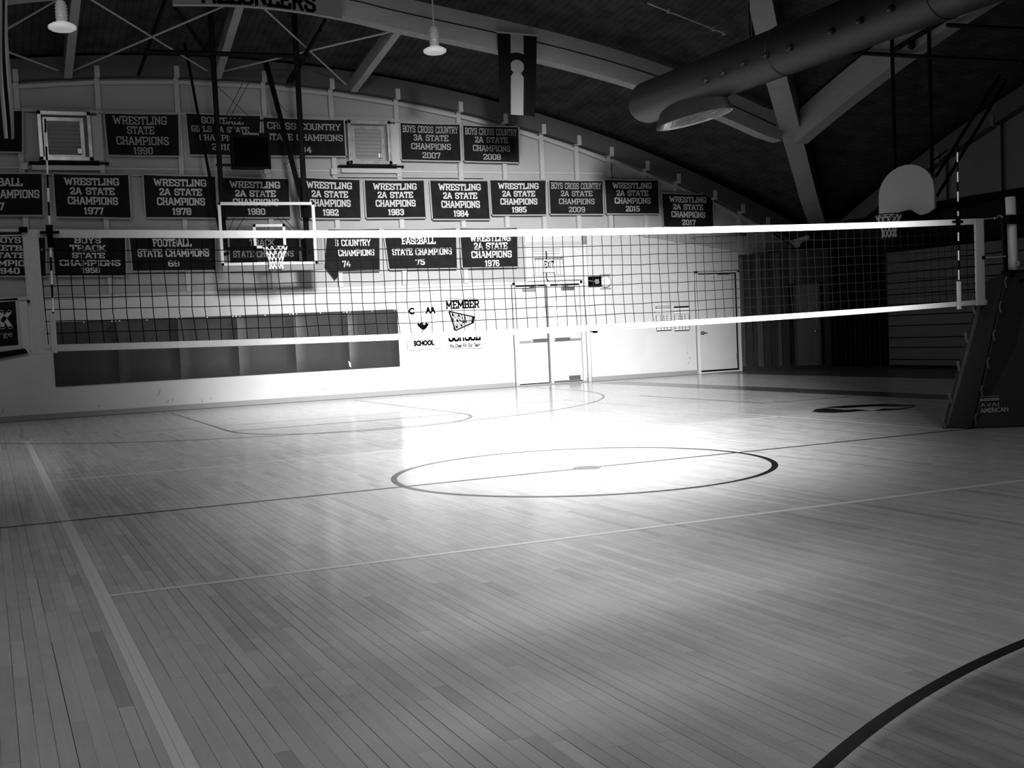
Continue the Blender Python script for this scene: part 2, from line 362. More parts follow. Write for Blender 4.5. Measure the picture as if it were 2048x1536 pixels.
def plank_geo(p, vs, fs):
    x0, x1, y0, y1, g, t, z = p; n = len(vs); zb = -.012
    x0 += g; x1 -= .0003; y0 += .0003; y1 -= .0006
    vs += [(x0, y0, z), (x1, y0, z), (x1, y1, z), (x0, y1, z), (x0, y0, zb), (x1, y0, zb), (x1, y1, zb), (x0, y1, zb)]
    fs += [(n, n+1, n+2, n+3), (n, n+4, n+5, n+1), (n+1, n+5, n+6, n+2), (n+2, n+6, n+7, n+3), (n+3, n+7, n+4, n)]
def plank_obj(name, ps):
    vs = []; fs = []; tn = []
    for p in ps: plank_geo(p, vs, fs); tn += [p[5]]*5
    me = bpy.data.meshes.new(name); me.from_pydata(vs, [], fs); me.update()
    a = me.attributes.new('tone', 'FLOAT', 'FACE'); a.data.foreach_set('value', tn)
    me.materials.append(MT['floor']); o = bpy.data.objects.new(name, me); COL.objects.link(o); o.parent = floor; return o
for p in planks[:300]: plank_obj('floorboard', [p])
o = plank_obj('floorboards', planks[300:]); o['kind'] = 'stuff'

# painted lines ----------------------------------------------------
def strip(pts, wd, m, name='court_line', z=.0012, h=.0016, parent=floor):
    pts = [Vector((p[0], p[1], 0)) for p in pts]; n = len(pts); L = []; Rr = []
    for i, p in enumerate(pts):
        d = (pts[min(i+1, n-1)]-pts[max(i-1, 0)]).normalized(); nn = Vector((-d.y, d.x, 0))*wd/2
        L.append(p+nn+Vector((0, 0, z))); Rr.append(p-nn+Vector((0, 0, z)))
    return MB().add(L+Rr, [(i, i+1, n+i+1, n+i) for i in range(n-1)]).build(name, m, parent)
def arcp(c, r, a0, a1, n=64): return [(c[0]+r*math.cos(math.radians(a0+(a1-a0)*k/n)), c[1]+r*math.sin(math.radians(a0+(a1-a0)*k/n))) for k in range(n+1)]
# volleyball court (white); the near side line is split along the board joints it covers
for a, b_ in ((-4.587, -4.556), (-4.5545, -4.5155)):
    strip([((a+b_)/2, -9.0), ((a+b_)/2, 9.14)], b_-a, 'line_w')
strip([(4.55, -9.1), (4.55, 9.14)], .05, 'line_w')
strip([(-4.58, 9.12), (4.57, 9.12)], .05, 'line_w')
strip([(-4.515, -3.03), (5.6, -3.10)], .05, 'line_w')
strip([(-4.515, 3.03), (4.55, 3.03)], .05, 'line_w')
# basketball (dark)
strip([(-7.6, 0), (8.0, 0)], .045, 'line_d', z=.002)
strip(arcp((-.04, 0), 1.735, 0, 360, 128), .055, 'line_d', z=.0024)
strip(arcp((.15, 12.2), 6.02, 180, 360, 128)+[(6.17, 13.7)], .05, 'line_d')
strip([(-1.76, 13.7), (-1.76, 7.82)], .05, 'line_d')
strip([(1.98, 13.7), (1.98, 7.82)], .05, 'line_d')
strip([(-1.76, 7.82), (1.98, 7.82)], .05, 'line_d', z=.0016)
strip(arcp((.11, 7.82), 1.87, 180, 360, 64), .05, 'line_d', z=.0020)
strip(arcp((.15, -12.0), 6.05, 20, 160, 128), .052, 'line_d', z=.0020)
strip([(8.08, -9), (8.08, 13.6)], .75, 'line_g', 'border_band', z=.001)
strip([(5.89, 8.8), (5.89, 5.15), (7.7, 5.05)], .05, 'line_g', z=.0018)
# small centre logo of the main circle
MB().lathe([(.13, 0), (.13, .002)], (.02, 0, .0022), 20).build('centre_mark', 'line_g', floor)
# floor emblem near the right side line: dark horned mascot-free oval mark
emb = MB()
def fq(pts, z=.0028): emb.add([(*FL(u, v)[:2], z) for u, v in pts], [tuple(range(len(pts)))])
fq([(1624, 823.5), (1632, 818.5), (1650, 816.5), (1666, 817.5), (1690, 820), (1722, 822), (1700, 824.5), (1665, 825.8), (1640, 825.2)])
fq([(1649, 815.5), (1662, 813.5), (1690, 811.5), (1730, 809.5), (1762, 808), (1790, 808.2), (1835, 811), (1826, 812.2), (1800, 813.6), (1768, 813.2), (1745, 813.2), (1712, 815), (1690, 816.5)])
fq([(1745, 821.8), (1768, 817.5), (1795, 817), (1822, 813.5), (1834, 811.5), (1820, 816.2), (1796, 820), (1765, 821.5)])
fq([(1690, 820), (1712, 818.6), (1745, 821.8), (1722, 822)], .0026)
emb.build('floor_emblem', 'line_d', floor)

# ================================================================== WALLS
XA = -.6
def zarch(x): return 6.70-.0162*(x-XA)**2        # underside of the end-wall arch
wb = struct('wall_back', 'pale end wall with studded upper panelling')
MB().box(-15.9, 14.6, YW, YW+.2, 0, 2.40).build('lower_wall', 'wall', wb)
zr0, zr1 = 3.47, 2.90    # the lower edge of the panelling drops right of the pipe
n = 40; vs = []
for i in range(n+1):
    xx = -15.9+(8.1+15.9)*i/n; vs.append((xx, YW-.0, 2.40)); vs.append((xx, YW, zarch(xx)+.25))
up = MB().add(vs, [(2*i, 2*i+2, 2*i+3, 2*i+1) for i in range(n)])
vs = []
for i in range(21):
    xx = 8.1+(14.6-8.1)*i/20; vs.append((xx, YW, 2.40)); vs.append((xx, YW, zarch(xx)+.25))
up.add(vs, [(2*i, 2*i+2, 2*i+3, 2*i+1) for i in range(20)])
up.build('upper_panel', 'upanel', wb)
# smooth lower wall continued above the rail on the right, and grey sloping panel above it
def zedge(x): return 3.52 if x < 8.9 else 3.50+(x-8.9)*(2.93-3.50)/(12.9-8.9)
MB().poly([(8.12, YW-.02, 2.3), (14.4, YW-.02, 2.3), (14.4, YW-.02, zedge(14.4)), (8.9, YW-.02, zedge(8.9)), (8.12, YW-.02, zedge(8.2))], (0, .02, 0)).build('smooth_panel', 'wall', wb)
pts = [(xx, YW-.05, zedge(xx)) for xx in (8.9, 10, 12, 14.4)]+[(xx, YW-.05, zarch(xx)+.1) for xx in (14.4, 13, 12, 11, 10, 8.9)]
MB().poly(pts, (0, .05, 0)).build('sloping_panel', 'upanel', wb)
# white band panel behind the doors between the rail and the third banner row
MB().box(6.55, 8.1, YW-.012, YW, 2.42, 3.5).build('door_header_panel', 'wall', wb)
# rails
MB().box(-15.9, 6.55, YW-.05, YW, 2.335, 2.40).build('rail', 'wood_white', wb)
MB().box(-15.9, 8.9, YW-.03, YW, 3.50, 3.55).build('rail', 'wood_white', wb)
MB().box(6.5, 8.05, YW-.04, YW, 3.23, 3.30).build('rail', 'wood_white', wb)
MB().box(-15.9, 9.4, YW-.03, YW, 4.86, 4.90).build('rail', 'wood_white', wb)
MB().box(-4.2, 3.6, YW-.05, YW, 5.965, 6.02).build('rail', 'wood_white', wb)
MB().box(8.9, 12.6, YW-.07, YW-.05, 3.50, 3.53).build('rail', 'wood_white', wb)
# arch: curved face beam
def arch_beam(yp, depth, zf, x0, x1, th, m, name, parent, n=48):
    vs = []
    for i in range(n+1):
        xx = x0+(x1-x0)*i/n; zz = zf(xx)
        vs += [(xx, yp, zz), (xx, yp, zz+depth), (xx, yp+th, zz+depth), (xx, yp+th, zz)]
    fs = [(4*i+a, 4*i+b, 4*i+4+b, 4*i+4+a) for i in range(n) for a, b in ((0, 1), (1, 2), (2, 3), (3, 0))]
    fs += [(0, 1, 2, 3), (4*n+3, 4*n+2, 4*n+1, 4*n)]
    return MB().add(vs, fs).build(name, m, parent)
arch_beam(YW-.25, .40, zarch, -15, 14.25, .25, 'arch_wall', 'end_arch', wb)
studs = [-14.3, -12.8, -11.3, -9.8, -8.3, -6.9, -5.6, -4.13, -2.64, -1.11, .66, 2.10, 3.56, 5.02, 6.10, 7.05, 7.95, 8.80, 9.76, 10.62, 11.65, 12.46, 13.2]
for i, xs in enumerate(studs):
    zb = 2.40 if xs < 6.05 else zedge(xs)
    if xs in (6.10, 7.05, 7.95): zb = 3.55
    MB().box(xs-.065, xs+.035, YW-.30 if False else YW-.27, YW, zarch(xs)-.02, zarch(xs)+.20).build('stud_head', 'wood_white', wb)
    MB().box(xs-.065, xs+.035, YW-.10, YW, zb, zarch(xs)).build('stud', 'wood_white', wb)
for a, b_ in zip(studs[:-1], studs[1:]):
    if a < -6: continue
    MB().bar((a+.04, YW-.07, zarch(a)-.09), (b_-.07, YW-.07, zarch(b_)-.09), .06, .07).build('batten', 'wood_white', wb)
bb = struct('baseboard_back', 'grey rubber base along the pale end wall')
MB().box(-15.9, 6.14, YW-.015, YW, 0, .10).build('cove_base', 'base', bb)
MB().box(8.0, 11.1, YW-.035, YW-.02, 0, .10).build('cove_base', 'base', bb)
# scuffs on the lower wall
sc = MB()
for u, v, a, l in [(5, 822, 1.0, 10), (198, 812, -.6, 6), (318, 786, 1.1, 12), (335, 803, .9, 8), (345, 800, 1.4, 6), (404, 801, -1, 6), (422, 797, .8, 4), (648, 778, 1.0, 6), (655, 764, .8, 4), (861, 755, 1.2, 4), (1375, 705, 1.5, 5), (1379, 716, -1.2, 5), (1377, 726, 1.3, 4)]:
    du, dv = math.cos(a)*l/2, -math.sin(a)*l/2
    p, q = W(u-du, v-dv, YW-.003), W(u+du, v+dv, YW-.003)
    sc.bar(p, q, .004, .012)
sc.build('scuff_mark', 'greyink', wb)['kind'] = 'stuff'

# right wall: arch over a recess with folded bleachers
XR = 14.7
def zarchR(y): return 6.72-.0162*(y+1.5)**2
wr = struct('wall_right', 'dim side wall under a broad arch')
vs = []
for i in range(41):
    yy = -14.7+29.2*i/40; vs += [(XR, yy, 3.6), (XR, yy, max(3.62, zarchR(yy)+.2))]
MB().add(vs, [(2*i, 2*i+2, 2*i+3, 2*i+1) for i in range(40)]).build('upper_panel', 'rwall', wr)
MB().box(XR-.06, XR+.2, -14.7, 13.3, 3.58, 3.70).build('ledger', 'blackpaint', wr)
MB().box(15.5, 15.7, -14.7, 14.9, 0, 3.7).build('recess_wall', 'dark', wr)
MB().box(14.7, 15.5, -14.7, 14.9, 3.6, 3.7).build('recess_soffit', 'dark', wr)
vs = []; n = 48
for i in range(n+1):
    yy = -14.6+29.0*i/n; zz = zarchR(yy)
    vs += [(XR-.25, yy, zz), (XR-.25, yy, zz+.40), (XR, yy, zz+.40), (XR, yy, zz)]
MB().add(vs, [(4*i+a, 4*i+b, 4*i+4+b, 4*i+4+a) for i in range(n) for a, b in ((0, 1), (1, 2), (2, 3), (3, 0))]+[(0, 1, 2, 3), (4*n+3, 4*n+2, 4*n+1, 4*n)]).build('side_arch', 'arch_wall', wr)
for yy in [11.6-1.5*k for k in range(16)]:
    if zarchR(yy) < 3.8: continue
    MB().box(XR-.27, XR, yy-.05, yy+.05, zarchR(yy)-.02, zarchR(yy)+.2).build('stud_head', 'rwall', wr)
    MB().box(XR-.08, XR, yy-.05, yy+.05, 3.7, zarchR(yy)).build('stud', 'rwall', wr)
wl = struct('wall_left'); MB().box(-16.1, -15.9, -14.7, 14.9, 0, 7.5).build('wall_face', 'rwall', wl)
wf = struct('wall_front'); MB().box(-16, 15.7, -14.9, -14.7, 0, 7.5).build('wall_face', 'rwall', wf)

# diagonal corner: vertical boards, a door, a black curtain
cA, cB = Vector((12.42, 14.66, 0)), Vector((14.62, 11.72, 0))
cd = (cB-cA).normalized(); cn = Vector((-cd.y, cd.x, 0))*-1
if cn.dot(CP-cA) < 0: cn = -cn
clen = (cB-cA).length
def diag_at(u, v):
    d = F_ + R_*((u-CX)/FPX) - U_*((v-CY)/FPX)
    t = (cA-CP).dot(cn)/d.dot(cn); P = CP+d*t; return (P-cA).dot(cd), P.z
wc = struct('wall_corner', 'dark vertical board wall cutting off the far corner')
def dbox(mb, s0, s1, z0, z1, o0, o1):
    q = [cA+cd*s0+cn*o0+Vector((0, 0, z0)), cA+cd*s1+cn*o0+Vector((0, 0, z0)), cA+cd*s1+cn*o0+Vector((0, 0, z1)), cA+cd*s0+cn*o0+Vector((0, 0, z1))]
    return mb.slab(q, cn*(o1-o0))
dbox(MB(), 0, clen, 0, 2.86, -.15, -.02).build('backing', 'dark', wc)
sd0, sd1 = diag_at(1590, 650)[0], diag_at(1641, 650)[0]
sc1 = diag_at(1662, 650)[0]; zdt = diag_at(1600, 571)[1]
k = 0; s = 0.0; rnd = random.Random(3)
while s < sc1:
    bw = .105+rnd.random()*.09; e = min(s+bw-.012, sc1)
    for (a, b_, z0, z1) in ([(s, e, .1, 2.84)] if (e < sd0 or s > sd1) else [(s, e, zdt+.06, 2.84)]):
        dbox(MB(), a, b_, z0, z1, -.02, rnd.choice((0, .012, .03))).build('board', 'boardw' if rnd.random() < .45 else 'boardw2', wc)
    s += bw
dbox(MB(), 0, clen, 0, .1, -.02, .01).build('kick_board', 'boardw2', wc)
dbox(MB(), 0, clen, 2.84, 2.90, -.05, .03).build('cap_rail', 'boardw2', wc)
d3 = struct('door_3', 'dim flush wood door set in the dark board wall')
bm_ = mat('dim_wood_door', .055, .5, .3, .15, 3, 0, stretch=(5, 5, .5))
dbox(MB(), sd0+.04, sd1-.03, .1, zdt, -.02, .02).build('door_leaf', bm_, d3)
dbox(MB(), sd0-.01, sd0+.04, .1, zdt+.05, -.02, .035).build('door_frame', 'boardw', d3)
dbox(MB(), sd1-.03, sd1+.02, .1, zdt+.05, -.02, .035).build('door_frame', 'boardw', d3)
dbox(MB(), sd0-.01, sd1+.02, zdt, zdt+.05, -.02, .035).build('door_frame', 'boardw', d3)
kn = cA+cd*(sd1-.10)+cn*.05+Vector((0, 0, diag_at(1636, 662)[1]))
MB().tube([kn-cn*.04, kn-cn*.01, kn, kn+cn*.02, kn+cn*.035], [.014, .014, .03, .033, .015], 12).build('door_knob', 'steel', d3, smooth=True)
# curtain
cu = MB(); n = 90; vs = []
for i in range(n+1):
    s_ = sc1+(clen-sc1)*i/n; o_ = .06+.035*math.sin(i*.9)+.02*math.sin(i*.37)
    for z in (.06, 1.0, 2.0, 2.88): vs.append(cA+cd*s_+cn*o_+Vector((0, 0, z)))
cu.add(vs, [(4*i+j, 4*i+4+j, 4*i+5+j, 4*i+1+j) for i in range(n) for j in range(3)])
tag(cu.build('curtain', 'curtain', smooth=True), 'black floor-length curtain in the far corner beside the folded bleachers', 'curtain')
# added dark sheet standing in for the black void above the boards
MB().add([(12.9, 14.55, 2.9), (14.60, 11.7, 2.9), (14.60, 11.4, 3.72), (14.6, 12.6, 3.72), (13.9, 14.45, 3.05)], [(0, 1, 2, 3, 4)]).build('corner_void_sheet', 'dark', wc)

# folded bleachers
bl = thing('folded_bleachers', 'folded wall of dark horizontal bleacher boards right of the black curtain', 'bleachers', (14.4, 3, 0))
ze = [hit(1819, v, 0, 14.35).z for v in (500, 523, 544, 564, 587.5, 608, 630, 651, 675, 695, 719, 731)]
for a, b_ in zip(ze[:-1], ze[1:]):
    MB().box(14.35, 14.45, -8, 11.62, b_+.012, a-.012).build('bleacher_board', 'bleach', bl)
MB().box(14.45, 15.4, -8, 11.6, .05, ze[0]-.02).build('bleacher_core', 'dark', bl)
MB().box(14.50, 14.6, -8, 11.6, 0, .06).build('toe_kick', 'dark', bl)

# ================================================================== CEILING
cl = struct('ceiling', 'dark boarded vault on pale arches')
def lerp(t, T):
    for (a, va), (b, vb) in zip(T[:-1], T[1:]):
        if t <= b: return va+(vb-va)*(t-a)/(b-a)
    return T[-1][1]
DT = [(0, 8.75), (5, 8.05), (7.5, 7.32), (9.3, 6.5), (10.7, 5.75), (12.5, 4.9), (14.2, 3.95), (15.2, 3.4)]
def Dg(s): return lerp(s, DT)
def aN(s): return 7.88+(10.7-s)*(.05 if s < 10.7 else .19)
def roofz(s, t, c):
    """sector with height along its middle aN(s), falling to Dg(s) on the diagonals; t = cross coordinate"""
    a = aN(s); k_ = max(0, a-Dg(s))/(s-c)**2 if s > .5 else 0
    k_ = min(k_, .0162)
    return a-k_*(t-c)**2
def sector(fn, c, name):
    ns, nt_ = 30, 40; vs = []; fs = []; al = []
    for i in range(ns+1):
        s_ = .3+15.2*i/ns
        for j in range(nt_+1):
            t_ = -1+2*j/nt_; tt = t_*s_
            vs.append(fn(s_, tt, roofz(s_, tt, c))); al.append(tt)
    for i in range(ns):
        for j in range(nt_): fs.append((i*(nt_+1)+j, (i+1)*(nt_+1)+j, (i+1)*(nt_+1)+j+1, i*(nt_+1)+j+1))
    me = bpy.data.meshes.new(name); me.from_pydata(vs, [], fs); me.update()
    at = me.attributes.new('along', 'FLOAT', 'POINT'); at.data.foreach_set('value', [a+40 for a in al])
    for p in me.polygons: p.use_smooth = True
    me.materials.append(MT['ceil']); o = bpy.data.objects.new(name, me); COL.objects.link(o); o.parent = cl; return o
sector(lambda s, t, z: (t, s, z), -.6, 'boarding')
sector(lambda s, t, z: (s, t, z), -1.5, 'boarding')
sector(lambda s, t, z: (t, -s, z), -.6, 'boarding')
sector(lambda s, t, z: (-s, t, z), 0, 'boarding')
# ring arch parallel to the back wall
YR = 10.7
RT = [(-14, 3.4), (-13.0, 5.02), (-11.7, 5.47), (-9.94, 6.0), (-8.4, 6.33), (-6.7, 6.60), (-4.7, 6.88), (-3.3, 7.10), (-1.2, 7.24), (1.27, 7.03), (2.3, 6.86), (4.28, 6.58), (6.0, 6.30), (7.54, 5.97), (9.3, 5.47), (10.6, 5.02), (12, 4.5)]
def zring(x):
    for i in range(1, len(RT)-2):
        if x <= RT[i+1][0]:
            (x0, p0), (x1, p1), (x2, p2), (x3, p3) = RT[i-1], RT[i], RT[i+1], RT[i+2]
            h = x2-x1; t = (x-x1)/h; m1 = (p2-p0)/(x2-x0)*h; m2 = (p3-p1)/(x3-x1)*h
            return (2*t**3-3*t*t+1)*p1+(t**3-2*t*t+t)*m1+(-2*t**3+3*t*t)*p2+(t**3-t*t)*m2
    return RT[-2][1]
arch_beam(YR, .58, zring, -11.2, 10.75, .30, 'arch', 'ring_arch', cl)
arch_beam(YR-.012, .016, lambda x: zring(x)+.30, -11, 10.6, .02, 'blackpaint', 'lamination_joint', cl)
# ring arch parallel to the right wall: from the node up and right
R0 = [(hit(1598, 280, 0, 11.0)), (hit(1700, 222, 0, 11.0)), (hit(1783, 140, 0, 11.0)), (hit(1860, 78, 0, 11.0)), (hit(1940, 30, 0, 11.0))]
# smooth parabola through the unprojected soffit points
y_a, z_a = R0[0].y, R0[0].z; y_b, z_b = R0[3].y, R0[3].z
kR = (z_b-z_a)/((y_a+1.5)**2-(y_b+1.5)**2); zt = z_a+kR*(y_a+1.5)**2
vs = []; n = 40
for i in range(n+1):
    yy = 10.6-20*i/n; zz = zt-kR*(yy+1.5)**2
    vs += [(11.0, yy, zz), (11.0, yy, zz+.62), (11.32, yy, zz+.62), (11.32, yy, zz)]
MB().add(vs, [(4*i+a, 4*i+b, 4*i+4+b, 4*i+4+a) for i in range(n) for a, b in ((0, 1), (1, 2), (2, 3), (3, 0))]).build('ring_arch', 'arch', cl)
# diagonal rib from the corner shoe up to the crown
RB = [hit(1619, 455, 1, 14.35), hit(1600, 400, 1, 13.2), hit(1575, 312, 1, 11.7), hit(1560, 262, 1, 10.75), hit(1532, 165, 1, 9.3), hit(1495, 0, 1, 7.5), Vector((5.3, 5.2, 7.35)), Vector((2.5, 2.5, 7.8)), Vector((0, 0, 8.0))]
off = Vector((.29, -.29, 0)); vs = []
for p in RB: vs += [p, p+off, p+off+Vector((0, 0, .72)), p+Vector((0, 0, .72))]
n = len(RB)-1
MB().add(vs, [(4*i+a, 4*i+b, 4*i+4+b, 4*i+4+a) for i in range(n) for a, b in ((0, 1), (1, 2), (2, 3), (3, 0))]+[(0, 1, 2, 3), (4*n+3, 4*n+2, 4*n+1, 4*n)]).build('diagonal_rib', 'arch', cl)
# corner shoe
sh = [W(1592, 478, 14.2), W(1618, 470, 14.2), W(1622, 492, 14.2), W(1592, 498, 14.2)]
MB().slab(sh, (.1, .35, 0)).build('rib_shoe', 'white', cl, bevel=.01)
# purlins between wall arch and ring arch
for xw, xr in ((-6.1, -6.1), (-3.2, -3.25), (-.32, -.52), (2.55, 2.35)):
    MB().bar((xr, YR+.3, zring(xr)+.12), (xw, YW-.25, zarch(xw)+.10), .15, .26).build('purlin', 'arch', cl)
# cross rods
for a, b_ in (((-6.05, zarch(-6)), (-3.25, None)), ((-3.2, 0), (-.4, None)), ((-.32, 0), (2.5, None))):
    x0, x1 = a[0], b_[0]
    MB().tube([(x0+.1, YW-.28, zarch(x0)+.12), (x1-.1, YR+.3, zring(x1)+.1)], .018, 6).build('brace_rod', 'wood_white', cl)
    MB().tube([(x1-.12, YW-.28, zarch(x1)+.12), (x0+.1, YR+.3, zring(x0)+.06)], .018, 6).build('brace_rod', 'wood_white', cl)
# ceiling conduit
c0, c1 = hit(1295, 6, 1, 7.6), hit(1448, 66, 1, 7.6)
for p in (c0, c1): p.z = min(p.z, 8)
MB().tube([c0, c1], .014, 6).build('conduit', 'wood_white', cl)
for p in (c0.lerp(c1, .27), c0.lerp(c1, .86), c1): MB().lathe([(.03, -.03), (.03, .03)], p, 10).build('conduit_box', 'wood_white', cl)

# ================================================================== DOORS and back-wall fittings
d1 = struct('door_1', 'pale double exit doors with crash bars')
x0, x1, xm = 6.22, 7.90, 7.06; zt1 = 2.33
for a, b_, z0, z1 in ((x0-.06, x0, 0, zt1+.05), (x1, x1+.06, 0, zt1+.05), (x0-.06, x1+.06, zt1-.01, zt1+.05)):
    MB().box(a, b_, YW-.07, YW, z0, z1).build('door_frame', 'door_trim', d1)
MB().box(x0-.075, x1+.075, YW-.006, YW-.001, 0, zt1+.065).build('reveal', 'ink', d1)
MB().box(xm-.045, xm+.045, YW-.09, YW-.01, .02, zt1-.01).build('centre_mullion', 'greyink', d1)
MB().box(xm-.03, xm+.03, YW-.11, YW-.09, .02, zt1-.01).build('mullion_cap', 'door_trim', d1)
for k, (a, b_) in enumerate(((x0+.02, xm-.065), (xm+.065, x1-.02))):
    lf = MB().box(a, b_, YW-.045, YW-.008, .05, zt1-.05).build('door_leaf', 'door', d1, bevel=.003)
    xc = (xm-.22) if k == 0 else (xm+.17)
    MB().box(xc-.06, xc+.06, YW-.050, YW-.044, 1.13, 1.92).build('vision_panel', 'white', d1)
    # crash bar
    z_ = 1.03
    MB().box(a+.03, b_-.02, YW-.075, YW-.047, z_-.045, z_+.01).build('crash_bar_rail', 'steel', d1)
    MB().box((a+.35) if k == 0 else (a+.04), (b_-.02) if k == 0 else (b_-.32), YW-.115, YW-.075, z_-.03, z_+.04).build('crash_bar', 'darksteel', d1, bevel=.008)
    # closer
    cx_ = a+.32 if k == 0 else b_-.32
    MB().box(cx_-.16, cx_+.16, YW-.105, YW-.045, zt1-.16, zt1-.09).build('door_closer', 'greyink' if k == 0 else 'darksteel', d1, bevel=.008)
    MB().bar((cx_, YW-.12, zt1-.07), (cx_+(.25 if k == 0 else -.25), YW-.06, zt1-.03), .03, .015).build('closer_arm', 'darksteel', d1)
MB().box(xm+.05, xm+.42, YW-.10, YW-.04, .03, .07).build('door_sweep', 'darksteel', d1)
MB().box(x1-.38, x1-.08, YW-.055, YW-.045, .06, .17).build('kick_plate', 'darksteel', d1)
MB().box(x0-.05, x1+.05, YW-.12, YW, 0, .03).build('threshold', 'base', d1)
d2 = struct('door_2', 'pale single door near the dark board wall')
a, b_ = 11.17, 12.33; z2 = 2.47
for p in ((a-.06, a, 0, z2+.05), (b_, b_+.06, 0, z2+.05), (a-.06, b_+.06, z2, z2+.05)):
    MB().box(p[0], p[1], YW-.08, YW-.02, p[2], p[3]).build('door_frame', 'door_trim', d2)
MB().box(a-.07, b_+.07, YW-.024, YW-.021, .04, z2+.06).build('reveal', 'ink', d2)
MB().box(a+.02, b_-.065, YW-.06, YW-.024, .08, z2-.03).build('door_leaf', 'door', d2, bevel=.003)
hp = W(1405, 666, YW-.08)
MB().tube([(hp.x, YW-.06, hp.z), (hp.x, YW-.10, hp.z), (hp.x, YW-.125, hp.z)], [.045, .045, .035], 14).build('door_knob', 'darksteel', d2, smooth=True)
MB().bar((hp.x, YW-.11, hp.z), (hp.x+.12, YW-.11, hp.z), .03, .022).build('lever', 'darksteel', d2, bevel=.004)
cp = W(1437, 551, YW-.1)
MB().box(cp.x-.20, cp.x+.22, YW-.12, YW-.06, z2-.10, z2-.04).build('door_closer', 'door_trim', d2, bevel=.006)
MB().tube([(cp.x-.06, YW-.13, z2-.05), (cp.x+.20, YW-.18, z2-.04), (cp.x+.38, YW-.10, z2-.02)], .013, 6).build('closer_arm', 'darksteel', d2)
MB().box(b_-.085, b_-.06, YW-.075, YW-.06, .30, .47).build('hinge', 'darksteel', d2)

# vertical conduit right of the double doors
pp = thing('wall_pipe', 'pale vertical pipe with a dark top beside the double doors', 'pipe', (8.06, YW-.08, 0))
MB().tube([(8.05, YW-.09, 0), (8.05, YW-.09, 3.5)], .05, 14).build('pipe', 'door_trim', pp, smooth=True)
MB().tube([(8.05, YW-.09, 3.22), (8.05, YW-.09, 3.5)], .056, 14).build('pipe_collar', 'greyink', pp, smooth=True)
MB().tube([(8.12, YW-.04, 3.25), (8.12, YW-.04, 1.3)], .012, 6).build('cable', 'ink', pp)
# exit sign in a wire cage
p0, p1 = W(1062, 497), W(1121, 552); ex = thing('exit_sign', 'white EXIT sign in a wire cage above the double doors', 'sign', ((p0.x+p1.x)/2, YW, p1.z))
sx0, sz1 = W(1081, 520).x, W(1081, 520).z; sx1, sz0 = W(1106, 545).x, W(1106, 545).z
MB().box(sx0, sx1, YW-.12, YW-.02, sz0, sz1).build('sign_box', 'white', ex, bevel=.006)
q = MB()
for quad in text_quads('EXIT', sx0+.03, sx1-.03, sz0+.10, sz1-.03, sw=1.3, serif=False): q.add([(a, YW-.123, b) for a, b in quad], [(0, 1, 2, 3)])
q.build('lettering', 'ink', ex)
MB().tube([((sx0+sx1)/2-.02, YW-.06, sz1), ((sx0+sx1)/2-.03, YW-.06, sz1+.20)], .013, 6).build('stem', 'ink', ex)
cg = MB()
for k in range(9):
    xx = p0.x+(p1.x-p0.x)*k/8; cg.tube([(xx, YW-.01, sz1+.03), (xx, YW-.19, sz1+.03), (xx, YW-.19, sz0-.06), (xx, YW-.01, sz0-.06)], .003, 5)
for z in (sz1+.03, sz1+.14, sz1+.2, sz1+.25): cg.tube([(p0.x, YW-.02 if z > sz1+.05 else YW-.19, z), (p1.x, YW-.02 if z > sz1+.05 else YW-.19, z)], .0035, 5)
cg.tube([(p0.x, YW-.19, sz1+.03), (p1.x, YW-.19, sz1+.03)], .008, 5)
cg.build('wire_cage', 'ink', ex)
MB().tube([W(1093, 546, YW-.03), W(1093, 557, YW-.03), W(1096, 562, YW-.03), W(1100, 563, YW-.03), W(1158, 561, YW-.03)], .012, 6).build('conduit', 'ink', ex)
# alarm box and round caged light
p0, p1 = W(1175, 553.5), W(1199.5, 573)
al_ = thing('alarm_box', 'black rectangular alarm box with a grey centre, right of the exit doors', 'alarm', (p0.x, YW-.02, p1.z))
MB().box(p0.x, p1.x, YW-.10, YW-.02, p1.z, p0.z).build('housing', 'ink', al_, bevel=.004)
q0, q1 = W(1185.5, 559), W(1193.5, 568); MB().box(q0.x, q1.x, YW-.112, YW-.10, q1.z, q0.z).build('centre_plate', 'greyink', al_)
MB().bar(W(1175, 561, YW-.105), W(1199, 564, YW-.105), .01, .014).build('stripe', 'greyink', al_)
cc = W(1213, 563, YW-.1)
rl = thing('bulkhead_light', 'round white caged light beside the black alarm box', 'light', (cc.x, YW-.02, cc.z))
mb = MB(); mb.lathe([(.13, -.02), (.13, -.06), (.11, -.11), (.06, -.135), (.01, -.14)], (cc.x, YW, cc.z), 24, 'y'); mb.build('lens', 'white', rl, smooth=True)
cg = MB()
cg.torus((cc.x, YW-.06, cc.z), .14, .006, 24, 6, (0, 1, 0)); cg.torus((cc.x, YW-.12, cc.z), .08, .005, 20, 6, (0, 1, 0))
for k in range(-2, 3): cg.tube([(cc.x+k*.05, YW-.03, cc.z-.14), (cc.x+k*.05, YW-.15, cc.z), (cc.x+k*.05, YW-.03, cc.z+.14)], .004, 5)
for s_ in (-1, 1): cg.tube([(cc.x-.15, YW-.05, cc.z+s_*.165), (cc.x+.15, YW-.05, cc.z+s_*.165)], .007, 5)
cg.build('wire_guard', 'greyink', rl)
